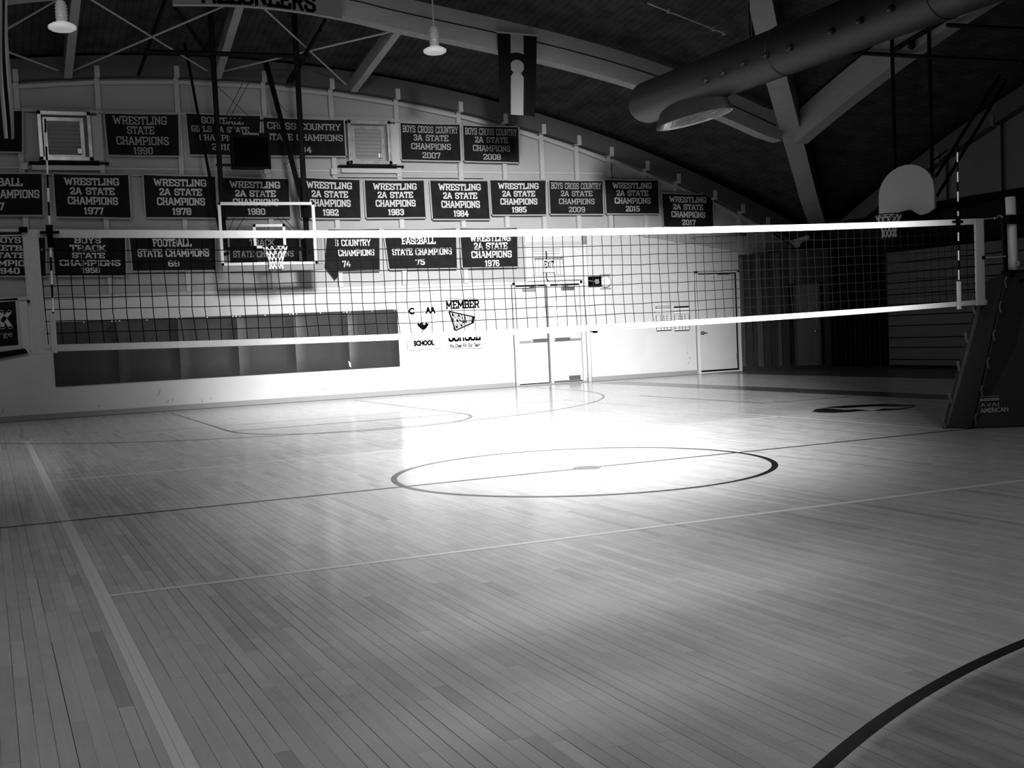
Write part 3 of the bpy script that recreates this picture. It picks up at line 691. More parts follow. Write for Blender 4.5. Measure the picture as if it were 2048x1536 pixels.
# handset under the net line
hp = W(1187, 661, YW-.06)
hs = thing('wall_crank', 'small black hose bib on the pale wall beside the pipe', 'fixture', (hp.x, YW-.02, hp.z))
MB().box(hp.x-.01, hp.x+.10, YW-.09, YW-.02, hp.z-.05, hp.z+.05).build('body', 'ink', hs, bevel=.012)
MB().tube([(hp.x, YW-.06, hp.z-.01), (hp.x-.09, YW-.08, hp.z-.005), (hp.x-.18, YW-.07, hp.z+.06)], .016, 8).build('arm', 'ink', hs, smooth=True)
# small junction boxes below the vents
for u, v, lb in ((47, 332, 'left vent'), (667, 343, 'right vent')):
    p = W(u, v, YW-.12); tag(MB().box(p.x-.06, p.x+.07, YW-.17, YW-.03, p.z-.07, p.z+.06).build('junction_box', 'wood_white', bevel=.006), f'small pale junction box at the lower left of the {lb}', 'box')
# round lamp and tie pipe at the right
p = W(1388, 470, YW-.15); e = W(1492, 462, YW-.15)
tl = thing('tie_pipe', 'thin grey wall pipe with a round white cap near the sloping panel', 'pipe', p)
MB().tube([p, (e.x, p.y, p.z)], .035, 10).build('pipe', 'upanel', tl, smooth=True)
MB().tube([p-Vector((.06, 0, 0)), p+Vector((.04, 0, 0))], .075, 16).build('end_cap', 'wood_white', tl)
for a, b_ in (((1540, 462), (1594, 498)), ((1560, 455), (1596, 492))):
    MB().tube([W(a[0], a[1], YW-.2), W(b_[0], b_[1], 14.3)], .02, 6).build('tie_cable', 'blackpaint', wb)

# schedules
for k, (a, b_, head, lb) in enumerate(((1311, 1343, 0, 'left of the pair, with an outlined heading'), (1347.5, 1379, 1, 'right of the pair, with a solid black heading'))):
    tl_, br = W(a, 613, YW-.02), W(b_, 661, YW-.02)
    po = thing('schedule_poster', 'printed schedule sheet by the single door, '+lb, 'poster', ((tl_.x+br.x)/2, YW-.02, br.z), 'schedule sheets on the end wall')
    MB().box(tl_.x, br.x, YW-.026, YW-.02, br.z, tl_.z).build('sheet', 'paper', po)
    ik = MB(); w_ = br.x-tl_.x; h_ = tl_.z-br.z
    def hb(t0, t1, s0=.0, s1=1.0): ik.box(tl_.x+w_*s0, tl_.x+w_*s1, YW-.028, YW-.0262, tl_.z-h_*t1, tl_.z-h_*t0)
    if head: hb(.0, .065)
    else: hb(0, .02); hb(.06, .09); hb(0, .09, 0, .04); hb(0, .09, .96, 1)
    for t in (.16, .29, .35, .42, .50, .57, .66, .73, .80, .87): hb(t, t+.014)
    hb(.965, 1.0)
    for s_ in (.0, .3, .5, .7, .97): hb(.35, .95, s_, s_+.03)
    ik.build('print', 'ink', po)

# association posters
tl_, br = W(811, 606, YW-.02), W(884, 704, YW-.02)
po = thing('association_poster', 'white school poster with a dark crest, right of the wall pads', 'poster', ((tl_.x+br.x)/2, YW-.02, br.z))
MB().box(tl_.x, br.x, YW-.012, YW-.006, br.z, tl_.z).build('sheet', 'paper', po)
def wpt(u, v, y=YW-.016): return W(u, v, y)
def wtext(name, t, u0, u1, v0, v1, m, parent, y=YW-.016, serif=True, sw=1.7, lean=0):
    a, b = W(u0, v0, y), W(u1, v1, y); q = MB()
    h = a.z-b.z
    for quad in text_quads(t, a.x, b.x, b.z, a.z, sw=sw, serif=serif):
        q.add([(p, y, r) for p, r in quad], [(0, 1, 2, 3)])
    return q.build(name, m, parent)
def sc_(u, v): return W(u, v, YW-.02)
c_ = W(823, 623, YW-.02); sans('lettering', 'C', .19, (c_.x, YW-.018, c_.z), 'ink', po, bold=.010)
c_ = W(861, 621, YW-.02); sans('lettering', 'AA', .19, (c_.x, YW-.018, c_.z), 'ink', po, bold=.012, width=.25)
c_ = W(848, 686.5, YW-.02); sans('lettering', 'SCHOOL', .15, (c_.x, YW-.018, c_.z), 'ink', po, bold=.011, width=.49)
cr = [(834, 648), (837, 646), (839, 648), (845.5, 643), (846.5, 649), (849, 650), (853, 644), (856, 648), (858, 645), (857, 650), (853, 656), (847.5, 660.5), (841, 657), (836, 652)]
MB().poly([wpt(u, v) for u, v in cr], (0, .003, 0)).build('crest', 'ink', po)
for a, b_ in (((813, 668), (815, 702)), ((881, 674), (882, 697)), ((816, 701), (882, 697))): MB().bar(wpt(*a), wpt(*b_), .004, .010).build('border_line', 'ink', po)
tl_, br = W(890, 596, YW-.02), W(965, 700, YW-.02)
po = thing('member_poster', 'white MEMBER SCHOOL poster with a striped megaphone, left of the exit doors', 'poster', ((tl_.x+br.x)/2, YW-.02, br.z))
MB().box(tl_.x, br.x, YW-.012, YW-.006, br.z, tl_.z).build('sheet', 'paper', po)
wtext('lettering', 'MEMBER', 891, 959, 602, 615.5, 'ink', po, sw=1.4)
wtext('lettering', 'SCHOOL', 896, 961, 664, 680, 'ink', po, sw=1.5)
c_ = W(930, 691, YW-.02); sans('lettering', 'We Cheer For Our Team!', .12, (c_.x, YW-.018, c_.z), 'ink', po, width=.76, shear=.3, bold=.004)
mg = MB()
def seg(a, b, wd): mg.bar(wpt(*a), wpt(*b), .004, wd)
seg((898, 623), (911, 661), .036); seg((898, 623), (949, 634), .030); seg((911, 661), (947, 645), .030)
for k, (t, wd) in enumerate(((.72, .034), (.80, .040), (.88, .050), (.96, .055))):
    ax_, ay_ = 898+51*t, 623+11*t; bx_, by_ = 911+36*t, 661-16*t; seg((ax_, ay_), (bx_, by_), wd)
mg.build('megaphone', 'ink', po)
# CHSAA letters shrinking along the megaphone
q = MB(); word = 'CHSAA'
for i, ch in enumerate(word):
    t0, t1 = .06+.125*i, .06+.125*(i+1)-.012
    for quad in text_quads(ch, 0, 1, 0, 1, sw=1.3, serif=False):
        vv = []
        for a, b in quad:
            t = t0+(t1-t0)*a
            T = Vector((898+51*t, 623+11*t)); B = Vector((911+36*t, 661-16*t)); P = B.lerp(T, .08+.84*b); vv.append(wpt(P.x, P.y))
        q.add(vv, [(0, 1, 2, 3)])
q.build('lettering', 'ink', po)
for a, b_ in (((891, 598), (958, 596)), ((894, 698), (966, 696))): MB().bar(wpt(*a), wpt(*b_), .004, .010).build('border_line', 'ink', po)
# banner at the far left, low
bp = thing('advert_banner', 'black framed banner low on the wall at the left edge, white letters', 'banner', W(0, 700))
y_ = YW-.05
MB().poly([W(-90, 606, y_), W(35, 596, y_), W(44, 702, y_), W(-90, 712, y_)], (0, .02, 0)).build('border', 'wood_white', bp)
y_ -= .004
MB().poly([W(-85, 611, y_), W(30.5, 602, y_), W(37, 690, y_), W(-85, 700, y_)], (0, .004, 0)).build('cloth', 'cloth', bp)
y_ -= .004
wtext('lettering', 'RK', -28, 25, 623, 656, 'print', bp, y=y_, sw=1.7)
c_ = W(3, 669, y_); sans('lettering', 'harge', .15, (c_.x-.02, y_, c_.z), 'print_dim', bp, width=.42)
tag(MB().slab([W(-60, 712, YW-.12), W(50, 697, YW-.12), W(56, 706, YW-.12), W(-60, 728, YW-.12)], (0, .1, 0)).build('equipment_rail', 'blackpaint'), 'black sloping rail under the low banner at the left edge', 'rail')

# wall pads
ue = [106, 235, 358, 476, 590, 697, 797]
place = ['leftmost of the six', 'second from the left', 'third from the left', 'third from the right', 'second from the right, with a white tear', 'rightmost of the six']
for k in range(6):
    xa, xb = W(ue[k], 700).x, W(ue[k+1], 700).x
    pd = thing('wall_pad', f'dark vinyl wall pad under the basketball hoop, {place[k]}', 'pad', ((xa+xb)/2, YW, .62), 'wall pads on the end wall')
    mb = MB(); nx, nz = 10, 8; vs = []
    rr = random.Random(k)
    z0, z1 = .625, 1.845
    for i in range(nx+1):
        for j in range(nz+1):
            s_, t_ = i/nx, j/nz
            edge = min(s_, 1-s_, t_, 1-t_); y = YW-.075*min(1, (edge*12+.5))**.5
            y -= .006*math.sin(5*s_+3*t_+k)*min(1, edge*4)
            vs.append((xa+.0015+(xb-xa-.003)*s_, y, z0+(z1-z0)*t_))
    fs = [(i*(nz+1)+j, (i+1)*(nz+1)+j, (i+1)*(nz+1)+j+1, i*(nz+1)+j+1) for i in range(nx) for j in range(nz)]
    mb.add(vs, fs)
    b0 = [(xa+.0015, YW-.001, z0), (xb-.0015, YW-.001, z0), (xb-.0015, YW-.001, z1), (xa+.0015, YW-.001, z1)]
    mb.add(b0, [(0, 1, 2, 3)])
    mb.build('cushion', 'mat', pd, smooth=True)
    MB().box(xa+.02, xb-.02, YW-.035, YW-.001, z1-.02, z1+.035).build('nailing_flap', 'mat', pd)
    for s_ in (.06, .5, .94): MB().lathe([(.012, 0), (.012, -.008)], (xa+(xb-xa)*s_, YW-.035, z1+.015), 10, 'y').build('grommet', 'steel', pd)
    for j in range(4):   # pulled creases by the upper corner
        a = Vector((xb-.06, YW-.082, z1-.05)); b_ = Vector((xb-.16-.05*j, YW-.082, z1-.22-.05*(j % 3)))
        MB().tube([a-Vector((.03*j, 0, .01)), (a+b_)/2, b_], [.001, .006, .001], 6).build('crease', 'mat', pd)
    if k == 4:
        c_ = W(699, 728, YW-.09); MB().poly([(c_.x-.02, YW-.085, c_.z+.07), (c_.x+.02, YW-.085, c_.z+.03), (c_.x+.035, YW-.085, c_.z-.07), (c_.x+.0, YW-.085, c_.z-.05)], (0, -.004, 0)).build('tear', 'white', pd)

# ================================================================== BANNERS
def banner(corners, lines, label, y=YW-.16, dim=False, group='championship banners on the end wall', hemw=.03):
    """corners: TL TR BR BL in the photo; lines: (text, centre t, height, centre s, width)"""
    Q = [W(u, v, y) for u, v in corners]
    c = sum(Q, Vector())/4
    th = thing('banner', label, 'banner', (c.x, y, Q[3].z), group)
    rr = random.Random(label); ph = rr.random()*6; am = .008+.008*rr.random()
    def P(s, t, o=0):
        top = Q[0].lerp(Q[1], s); bot = Q[3].lerp(Q[2], s); p = top.lerp(bot, t)
        p.y += -o-am*math.sin(7*s+ph)*t-.02*t*t+.006*math.sin(13*s+ph)*(1-t)
        p.z -= .012*math.sin(math.pi*s)*(1 if rr is None else 1)*(1-t)*.8
        return p
    nx, nz = 16, 8
    vs = [P(i/nx, j/nz) for i in range(nx+1) for j in range(nz+1)]
    MB().add(vs, [(i*(nz+1)+j, (i+1)*(nz+1)+j, (i+1)*(nz+1)+j+1, i*(nz+1)+j+1) for i in range(nx) for j in range(nz)]).build('cloth', 'cloth', th, smooth=True)
    wd = (Q[1]-Q[0]).length; ht = (Q[0]-Q[3]).length; a, b = hemw/wd, hemw/ht
    h = MB()
    for i in range(nx):
        s0, s1 = i/nx, (i+1)/nx
        for t0, t1 in ((-b, 0), (1, 1+b)): h.add([P(s0, t0, .003), P(s1, t0, .003), P(s1, t1, .003), P(s0, t1, .003)], [(0, 1, 2, 3)])
    for j in range(nz):
        t0, t1 = j/nz, (j+1)/nz
        for s0, s1 in ((-a, 0), (1, 1+a)): h.add([P(s0, t0, .003), P(s1, t0, .003), P(s1, t1, .003), P(s0, t1, .003)], [(0, 1, 2, 3)])
    h.build('hem', 'hem', th)
    for txt, tc, hh, scn, ww in lines:
        q = MB()
        for quad in text_quads(txt, scn-ww/2, scn+ww/2, -(tc+hh/2), -(tc-hh/2), sw=1.25 if not dim else 1.0):
            q.add([P(a_, -b_, .006) for a_, b_ in quad], [(0, 1, 2, 3)])
        q.build('lettering', 'print_dim' if dim else 'print', th)
    for s_ in (.03, .5, .97):
        p = P(s_, -.02); MB().tube([p, (p.x, YW-.10, p.z+.03)], .005, 5).build('hook', 'steel', th)
    return th
def wr4(l1, l2, yr, w1=.74, w2=.60): return [(l1, .16, .17, .5, w1), (l2, .385, .165, .5, w2), ('CHAMPIONS', .615, .18, .5, .68), (yr, .855, .165, .5, .27)]
def wres(yr, cs, where='', y=YW-.16):
    banner(cs, wr4('WRESTLING', '2A STATE', yr), f'dark banner reading WRESTLING 2A STATE CHAMPIONS {yr}{where}', y)
def bcc(l2, yr, cs, where): banner(cs, [('BOYS CROSS COUNTRY', .15, .19, .5, .94), (l2, .38, .165, .5, .60), ('CHAMPIONS', .62, .17, .5, .68), (yr, .865, .165, .5, .32)], f'dark banner reading BOYS CROSS COUNTRY {l2} CHAMPIONS, {where}', dim=True)
# upper row
banner([(-90, 220), (43.5, 222), (44, 304), (-90, 302)], [], 'plain dark banner at the upper left edge behind the striped flag')
banner([(209, 227), (356, 229), (358, 312), (217, 310)], [('WRESTLING', .15, .20, .47, .74), ('STATE', .385, .19, .47, .38), ('CHAMPIONS', .645, .20, .49, .74), ('1990', .885, .17, .49, .28)], 'dark banner reading WRESTLING STATE CHAMPIONS, in the upper row right of the left vent', dim=True)
banner([(372, 227), (520, 232), (518, 312), (380, 309)], [('SOFTBALL', .14, .16, .48, .58), ('GIRLS 3A STATE', .36, .15, .45, .80), ('CHAMPIONS', .57, .15, .46, .62), ('2010', .80, .16, .46, .30)], 'dark banner reading SOFTBALL GIRLS 3A STATE CHAMPIONS, behind the hoop poles', dim=True)
banner([(526, 235), (687, 240.5), (691, 312), (531, 311)], [('CROSS COUNTRY', .20, .18, .5, .92), ('STATE CHAMPIONS', .50, .18, .5, .96), ('84', .84, .17, .5, .15)], 'dark banner reading CROSS COUNTRY STATE CHAMPIONS, left of the right vent', dim=True)
bcc('3A STATE', '2007', [(801, 246), (919, 249.5), (920.5, 322), (803, 319.5)], 'beside the right vent')
bcc('2A STATE', '2008', [(926, 251), (1036.5, 254.5), (1038, 325), (928, 322)], 'upper row, rightmost')
# middle row
banner([(-96, 345), (83, 348), (85.5, 430), (-94, 430)], [('FOOTBALL', .20, .19, .5, .56), ('STATE CHAMPIONS', .49, .20, .5, .94), ('67', .79, .18, .5, .14)], 'dark banner reading FOOTBALL STATE CHAMPIONS, cut off by the left edge')
wres('1977', [(107, 348), (256, 350), (261.5, 435.5), (113, 433)], 'second in the middle row, beside the antenna')
wres('1978', [(287, 350), (430, 353), (434, 435.5), (292, 434.5)], ', third from the left in the middle row')
wres('1980', [(440, 355), (576.5, 358), (580, 434.5), (445, 434.5)], ', behind the glass backboard')
wres('1982', [(595, 355), (719, 360), (720.5, 436.5), (602, 436)], ', just right of the glass backboard')
wres('1983', [(729.5, 360.5), (847.5, 361), (850.5, 434.5), (732.5, 435.5)], ', sixth from the left in the middle row')
wres('1984', [(860.5, 361), (975, 362), (978.5, 438), (865, 438)], ', seventh from the left in the middle row')
wres('1985', [(980.5, 360.5), (1091, 361), (1091.5, 429), (983.5, 429.5)], ', eighth from the left in the middle row')
bcc('2A STATE', '2009', [(1098.5, 361), (1205, 362), (1205.5, 428), (1100, 428)], 'in the middle row')
wres('2015', [(1210, 359.5), (1316.5, 361), (1317, 427), (1212, 427)], ', second from the right in the middle row')
wres('2017', [(1324, 387), (1425, 389.5), (1426, 456), (1327, 453)], ', lowest and rightmost in the middle row')
# lower row
banner([(-64, 459), (90, 462), (91.5, 552), (-62, 551)], [('BOYS', .205, .13, .5, .36), ('BASKETBALL', .38, .12, .5, .92), ('STATE', .545, .12, .5, .48), ('CHAMPIONS', .72, .13, .5, .86), ('1940', .89, .13, .5, .32)], 'dark banner reading BOYS BASKETBALL STATE CHAMPIONS 1940, at the left end of the net')
banner([(102, 460), (249.5, 462), (251.5, 551), (111, 551)], [('BOYS', .21, .135, .48, .37), ('TRACK', .385, .135, .48, .50), ('STATE', .55, .12, .48, .46), ('CHAMPIONS', .72, .13, .5, .86), ('1956', .885, .12, .5, .27)], 'dark banner reading BOYS TRACK STATE CHAMPIONS 1956')
banner([(258, 461), (428, 461), (431, 540), (266, 541.5)], [('FOOTBALL', .30, .19, .49, .46), ('STATE CHAMPIONS', .56, .19, .50, .86), ('69', .83, .15, .49, .14)], 'dark banner reading FOOTBALL STATE CHAMPIONS 69')
banner([(458, 461), (598, 461), (598, 538), (461, 541)], [('TRACK', .30, .17, .46, .36), ('STATE CHAMPIONS', .59, .17, .48, .88), ('75', .85, .14, .46, .14)], 'rumpled dark TRACK STATE CHAMPIONS banner seen through the glass backboard', dim=True)
fb = banner([(657, 459), (758.5, 458), (759, 540), (668, 542)], [('S COUNTRY', .32, .155, .45, .74), ('CHAMPIONS', .56, .165, .51, .76), ('74', .83, .16, .28, .17)], 'dark banner reading COUNTRY CHAMPIONS 74 with its left corner folded over')
fy = YW-.20
MB().slab([W(656, 460, fy), W(669, 460, fy-.02), W(673, 528, fy-.05), W(650, 534, fy)], (0, .01, 0)).build('folded_corner', 'cloth', fb)
MB().slab([W(650, 533, fy), W(673, 526, fy-.04), W(676, 552, fy-.04), W(670, 559, fy)], (0, .01, 0)).build('folded_corner', 'cloth', fb)
banner([(768, 459), (912, 457), (913, 536), (778, 538)], [('BASEBALL', .29, .17, .46, .48), ('STATE CHAMPIONS', .57, .17, .50, .86), ('75', .83, .15, .46, .14)], 'dark banner reading BASEBALL STATE CHAMPIONS 75')
banner([(920, 457), (1034, 456), (1035, 533), (925, 535.5)], [('WRESTLING', .245, .17, .52, .72), ('2A STATE', .45, .17, .52, .60), ('CHAMPIONS', .67, .175, .53, .73), ('1976', .90, .155, .53, .27)], 'dark banner reading WRESTLING 2A STATE CHAMPIONS 1976, rightmost in the lower row')

# ================================================================== VENTS
for (a, b_, c_, d_), lab in ((((72, 226), (178, 229), (183, 327), (80, 324)), 'square louvred wall vent with an open metal frame, upper left'),
                             (((688, 244), (773, 247), (777, 336), (697, 331)), 'square louvred wall vent in the middle, beside the 2007 banner')):
    tlp, brp = W(*a, YW-.05), W(*c_, YW-.05); xa, xb, za, zb = W(*a).x, W(*b_).x, W(*d_).z, W(*a).z
    vt = thing('wall_vent', lab, 'vent', ((xa+xb)/2, YW, za), 'louvred vents on the end wall')
    for p in ((xa, xb, zb-.07, zb), (xa, xb, za, za+.07)): MB().box(p[0], p[1], YW-.26, YW-.02, p[2], p[3]).build('outer_frame', 'galv', vt, bevel=.004)
    for p in ((xa, xa+.07), (xb-.07, xb)): MB().box(p[0], p[1], YW-.26, YW-.02, za, zb).build('outer_frame', 'galv', vt, bevel=.004)
    MB().box(xa+.07, xb-.07, YW-.05, YW-.02, za+.07, zb-.07).build('back_plate', 'greyink', vt)
    ix0, ix1, iz0, iz1 = xa+.17, xb-.20, za+.12, zb-.17
    for p in ((ix0-.07, ix1+.07, iz1, iz1+.07), (ix0-.07, ix1+.07, iz0-.05, iz0), (ix0-.07, ix0, iz0, iz1), (ix1, ix1+.07, iz0, iz1)):
        MB().box(p[0], p[1], YW-.15, YW-.05, p[2], p[3]).build('inner_frame', 'galv', vt)
    for k in range(8):
        z = iz0+(iz1-iz0)*(k+.5)/8
        MB().bar((ix0, YW-.10, z), (ix1, YW-.10, z), .012, (iz1-iz0)/8*1.05, up=(0, .35, 1)).build('louvre', 'base', vt)
    MB().box(ix1-.08, ix1+.02, YW-.19, YW-.15, iz0+.02, iz0+.13).build('latch', 'steel', vt, bevel=.01)
    MB().box(xb+.02, xb+.20, YW-.14, YW-.01, za+.02, zb-.05).build('side_board', 'wood_white', vt)
    MB().box(xa-.25, xb+.26, YW-.16, YW-.0, zb+.0, zb+.05).build('head_board', 'upanel', vt)
    MB().box(xa-.20, xb+.30, YW-.15, YW-.0, za-.05, za-.01).build('sill', 'blackpaint', vt)
    MB().box(xa-.15, xb+.20, YW-.13, YW-.0, za-.17, za-.08).build('lower_rail', 'wood_white', vt)
    MB().tube([(xa-.3, YW-.1, za-.25), (xb+2.2, YW-.1, za-.25)], .016, 8).build('conduit', 'wood_white', vt)

# ================================================================== BASKETBALL HOOPS
h1 = thing('basketball_hoop', 'glass-backboard basketball hoop hanging in front of the end wall', 'hoop', (.15, 12.5, 2.7), 'ceiling-hung hoops')
YB = 12.1; bx0, bx1 = hit(435, 403, 1, YB).x, hit(628, 403, 1, YB).x; bx1 = bx0+1.83; bz1 = hit(530, 404, 1, YB).z; bz0 = bz1-1.17
fw = .055
for p in ((bx0, bx1, bz1-fw, bz1), (bx0, bx1, bz0, bz0+fw), (bx0, bx0+fw, bz0, bz1), (bx1-fw, bx1, bz0, bz1)):
    MB().box(p[0], p[1], YB, YB+.05, p[2], p[3]).build('board_frame', 'glassframe', h1, bevel=.004)
MB().box(bx0+fw, bx1-fw, YB+.018, YB+.030, bz0+fw, bz1-fw).build('glass_pane', 'glass', h1)
hx = (bx0+bx1)/2+.02; tw, t0, t1 = .305, 3.05, 3.05+.45
tg = MB()
for p in ((hx-tw, hx+tw, t1-.05, t1), (hx-tw, hx-tw+.05, t0, t1), (hx+tw-.05, hx+tw, t0, t1), (hx-tw, hx+tw, t0, t0+.05)): tg.box(p[0], p[1], YB+.012, YB+.017, p[2], p[3])
tg.build('target_square', 'glassframe', h1)
MB().box(bx0+.02, bx1+.12, YB+.02, YB+.10, bz0-.11, bz0-.0).build('edge_padding', 'greyink', h1, bevel=.01)
MB().box(bx1+.02, bx1+.11, YB+.04, YB+.10, bz0-.0, bz0+.62).build('edge_padding', 'greyink', h1, bevel=.01)
def rim(parent, c, direction):
    c = Vector(c); d = Vector(direction)
    MB().torus(c, .2286, .010, 32, 8).build('rim', 'blackpaint' , parent, smooth=True)
    MB().bar(c-d*.2286, c-d*.40, .16, .05).build('rim_bracket', 'black', parent)
    sd = Vector((-d.y, d.x, 0))
    for s_ in (-1, 1): MB().tube([c-d*.18+sd*s_*.15, c-d*.40+sd*s_*.08-Vector((0, 0, .10))], .009, 6).build('rim_brace', 'black', parent)
    nn = MB(); n = 12; rows = [(0, .2286), (-.09, .19), (-.17, .155), (-.25, .13), (-.33, .12), (-.41, .125)]
    pt = lambda k, j: c+Vector((rows[j][1]*math.cos(2*math.pi*(k+.5*(j % 2))/n), rows[j][1]*math.sin(2*math.pi*(k+.5*(j % 2))/n), rows[j][0]))
    for k in range(n):
        for j in range(len(rows)-1):
            for dk in ((0, -1) if j % 2 == 0 else (0, 1)): nn.tube([pt(k, j), pt(k+dk, j+1)], .0065, 4, False)
    nn.build('hoop_net', 'hoopcord', parent, kind=None)
rim(h1, (hx, YB-.38, 3.05), (0, -1, 0))
def post(parent, a, b, r, name='mast', m='black', n=10): return MB().tube([a, b], r, n).build(name, m, parent, smooth=False)
ym = 12.45
mL0, mL1 = hit(453, 500, 1, ym), hit(417, 20, 1, ym); mR0, mR1 = hit(617, 515, 1, ym), hit(587, 30, 1, ym)
mL0.x = mL1.x = (mL0.x+mL1.x)/2; mR0.x = mR1.x = (mR0.x+mR1.x)/2
post(h1, mL0, mL1, .050); post(h1, mR0, mR1, .055)
post(h1, hit(222/2.048*0+640-18, 500, 1, ym)*1, hit(608, 330, 1, ym), .03) if False else None
post(h1, hit(450, 240, 1, ym), hit(640, 243, 1, ym), .022, 'cross_bar'); post(h1, hit(455, 498, 1, ym), hit(617, 498, 1, ym), .035, 'cross_bar')
post(h1, hit(290, 103, 1, ym), hit(618, 113, 1, ym), .045, 'truss_bar')
for a, b_ in (((365, 62), (441, 470)), ((528, 120), (612, 440)), ((534, 122), (616, 440))):
    post(h1, hit(a[0], a[1], 1, 14.1), hit(b_[0], b_[1], 1, ym), .028, 'back_brace')
for a, b_ in (((352, 18), (425, 120)), ((330, 0), (277, 150)), ((640, 60), (575, 165)), ((650, 40), (583, 165))):
    post(h1, hit(a[0], a[1], 1, 11.6), hit(b_[0], b_[1], 1, 14.2), .035, 'sway_brace')
for a, b_ in (((425, 163), (500, 235)), ((486, 165), (450, 235)), ((498, 165), (460, 235)), ((545, 190), (574, 225)), ((470, 430), (455, 470)), ((488, 435), (468, 470)), ((550, 430), (590, 470)), ((566, 435), (600, 470)), ((600, 290), (566, 330)), ((605, 292), (570, 332))):
    post(h1, hit(a[0], a[1], 1, ym+.1), hit(b_[0], b_[1], 1, ym+.1), .006, 'stay_wire', n=5)
MB().box(mR0.x-.09, mR0.x+.07, ym-.25, ym+.1, 2.78, 3.25).build('actuator', 'black', h1, bevel=.02)
for s_ in (0, 1):
    xx = bx0+.12 if s_ == 0 else bx1-.14
    MB().box(xx, xx+.05, YB+.05, ym, 2.95, 3.0).build('board_arm', 'black', h1); MB().box(xx, xx+.05, YB+.05, ym, 3.6, 3.65).build('board_arm', 'black', h1)
# shot clock
a, b_ = hit(461, 264, 1, 12.2), hit(543, 338, 1, 12.2)
sb = thing('shot_clock', 'black square shot clock box hung above the glass backboard', 'scoreboard', ((a.x+b_.x)/2, 12.3, b_.z))
MB().box(a.x, b_.x, 12.2, 12.36, b_.z, a.z).build('case', 'blackpaint', sb, bevel=.01)
MB().box(a.x+.04, b_.x-.04, 12.193, 12.2, b_.z+.04, a.z-.09).build('display', 'ink', sb)
c_ = hit(501, 264, 1, 12.19); sans('lettering', 'DAKTRONICS', .055, (c_.x, 12.19, a.z-.03), 'print', sb, width=.30)
post(sb, hit(432, 330, 1, 12.4), hit(470, 330, 1, 12.4), .025, 'bracket'); post(sb, (a.x+.1, 12.38, a.z), (a.x+.1, 12.38, a.z+.15), .02, 'bracket')
MB().box(b_.x-.14, b_.x-.02, 12.2, 12.3, b_.z-.09, b_.z).build('horn', 'greyink', sb, bevel=.01)

XB = 10.46; yc = 6.89
h2 = thing('basketball_hoop', 'side hoop with a pale fan-shaped backboard at the right', 'hoop', (XB+.3, yc, 3.0), 'ceiling-hung hoops')
prof = [(-.685, .07), (-.685, .42)]
for k in range(1, 12):
    a = math.pi*(1-k/12); prof.append((.685*math.cos(a)*(1.0), .42+.50*math.sin(a)))
prof += [(.685, .42), (.685, .07), (.52, .0), (.36, -.02), (.24, .03), (.12, .10), (-.12, .10), (-.30, .06), (-.52, .02)]
z0 = 3.02
MB().poly([(XB, yc-s_, z0+t) for s_, t in prof], (.05, 0, 0)).build('fan_board', 'board', h2, bevel=.006)
rim(h2, (XB-.40, yc, 3.05), (-1, 0, 0))
x9 = 10.9
for (a, b_, r) in (((1783, 40), (1791, 380), .035), ((1855, 40), (1866, 330), .035)):
    P, Q = hit(*a, 0, x9), hit(*b_, 0, x9); P.y = Q.y = (P.y+Q.y)/2; Q.z = 3.4; post(h2, Q, P, r)
    post(h2, (XB+.05, Q.y*.4+yc*.6, 3.5), (x9, Q.y, 3.5), .02, 'board_arm')
post(h2, hit(1700, 105, 0, x9), hit(2048, 125, 0, x9), .04, 'truss_bar'); post(h2, hit(1895, 50, 0, x9), hit(2100, 62, 0, x9), .04, 'truss_bar')
post(h2, hit(1783, 103, 0, x9), hit(1930, 15, 0, x9), .045, 'truss_bar')
post(h2, hit(2000, 150, 0, 13.8), hit(1872, 352, 0, x9), .028, 'back_brace'); post(h2, hit(2010, 165, 0, 13.8), hit(1874, 392, 0, x9), .028, 'back_brace')
post(h2, hit(1895, 300, 0, 11.3), hit(1868, 320, 0, x9), .015, 'back_brace')
MB().box(XB+.05, XB+.12, yc-.62, yc-.52, 3.0, 3.14).build('safety_cushion', 'black', h2, bevel=.01)
MB().lathe([(.03, .1), (.06, .04), (.07, -.06), (.03, -.1)], hit(1823, 88, 0, x9), 12).build('pulley', 'black', h2)

# ================================================================== VOLLEYBALL NET
vn = thing('volleyball_net', 'white-banded volleyball net stretched across the court', 'net', (0, 0, 1.33))
xL, xR = -4.725, 4.985
def smooth_curve(px_pts):
    """quadratic sag curve fitted through heights read off the photograph in the net plane"""
    P = [hit(u, v, 1, 0) for u, v in px_pts]; A = [[0]*3 for _ in range(3)]; B = [0]*3
    for p in P:
        r = (1, p.x, p.x*p.x)
        for i in range(3):
            B[i] += r[i]*p.z
            for j in range(3): A[i][j] += r[i]*r[j]
    c = Matrix(A).inverted() @ Vector(B)
    return lambda x: c[0]+c[1]*x+c[2]*x*x
ztop = smooth_curve([(60, 459), (97, 459), (300, 460), (450, 460.5), (600, 461), (900, 461), (1200, 458), (1450, 452), (1700, 445), (1912, 439), (1965, 437)])
zbot = smooth_curve([(110, 701), (250, 698), (400, 695.5), (600, 688.5), (797, 680), (1000, 669), (1165, 660.5), (1450, 645.5), (1700, 631), (1913, 612), (1950, 609)])
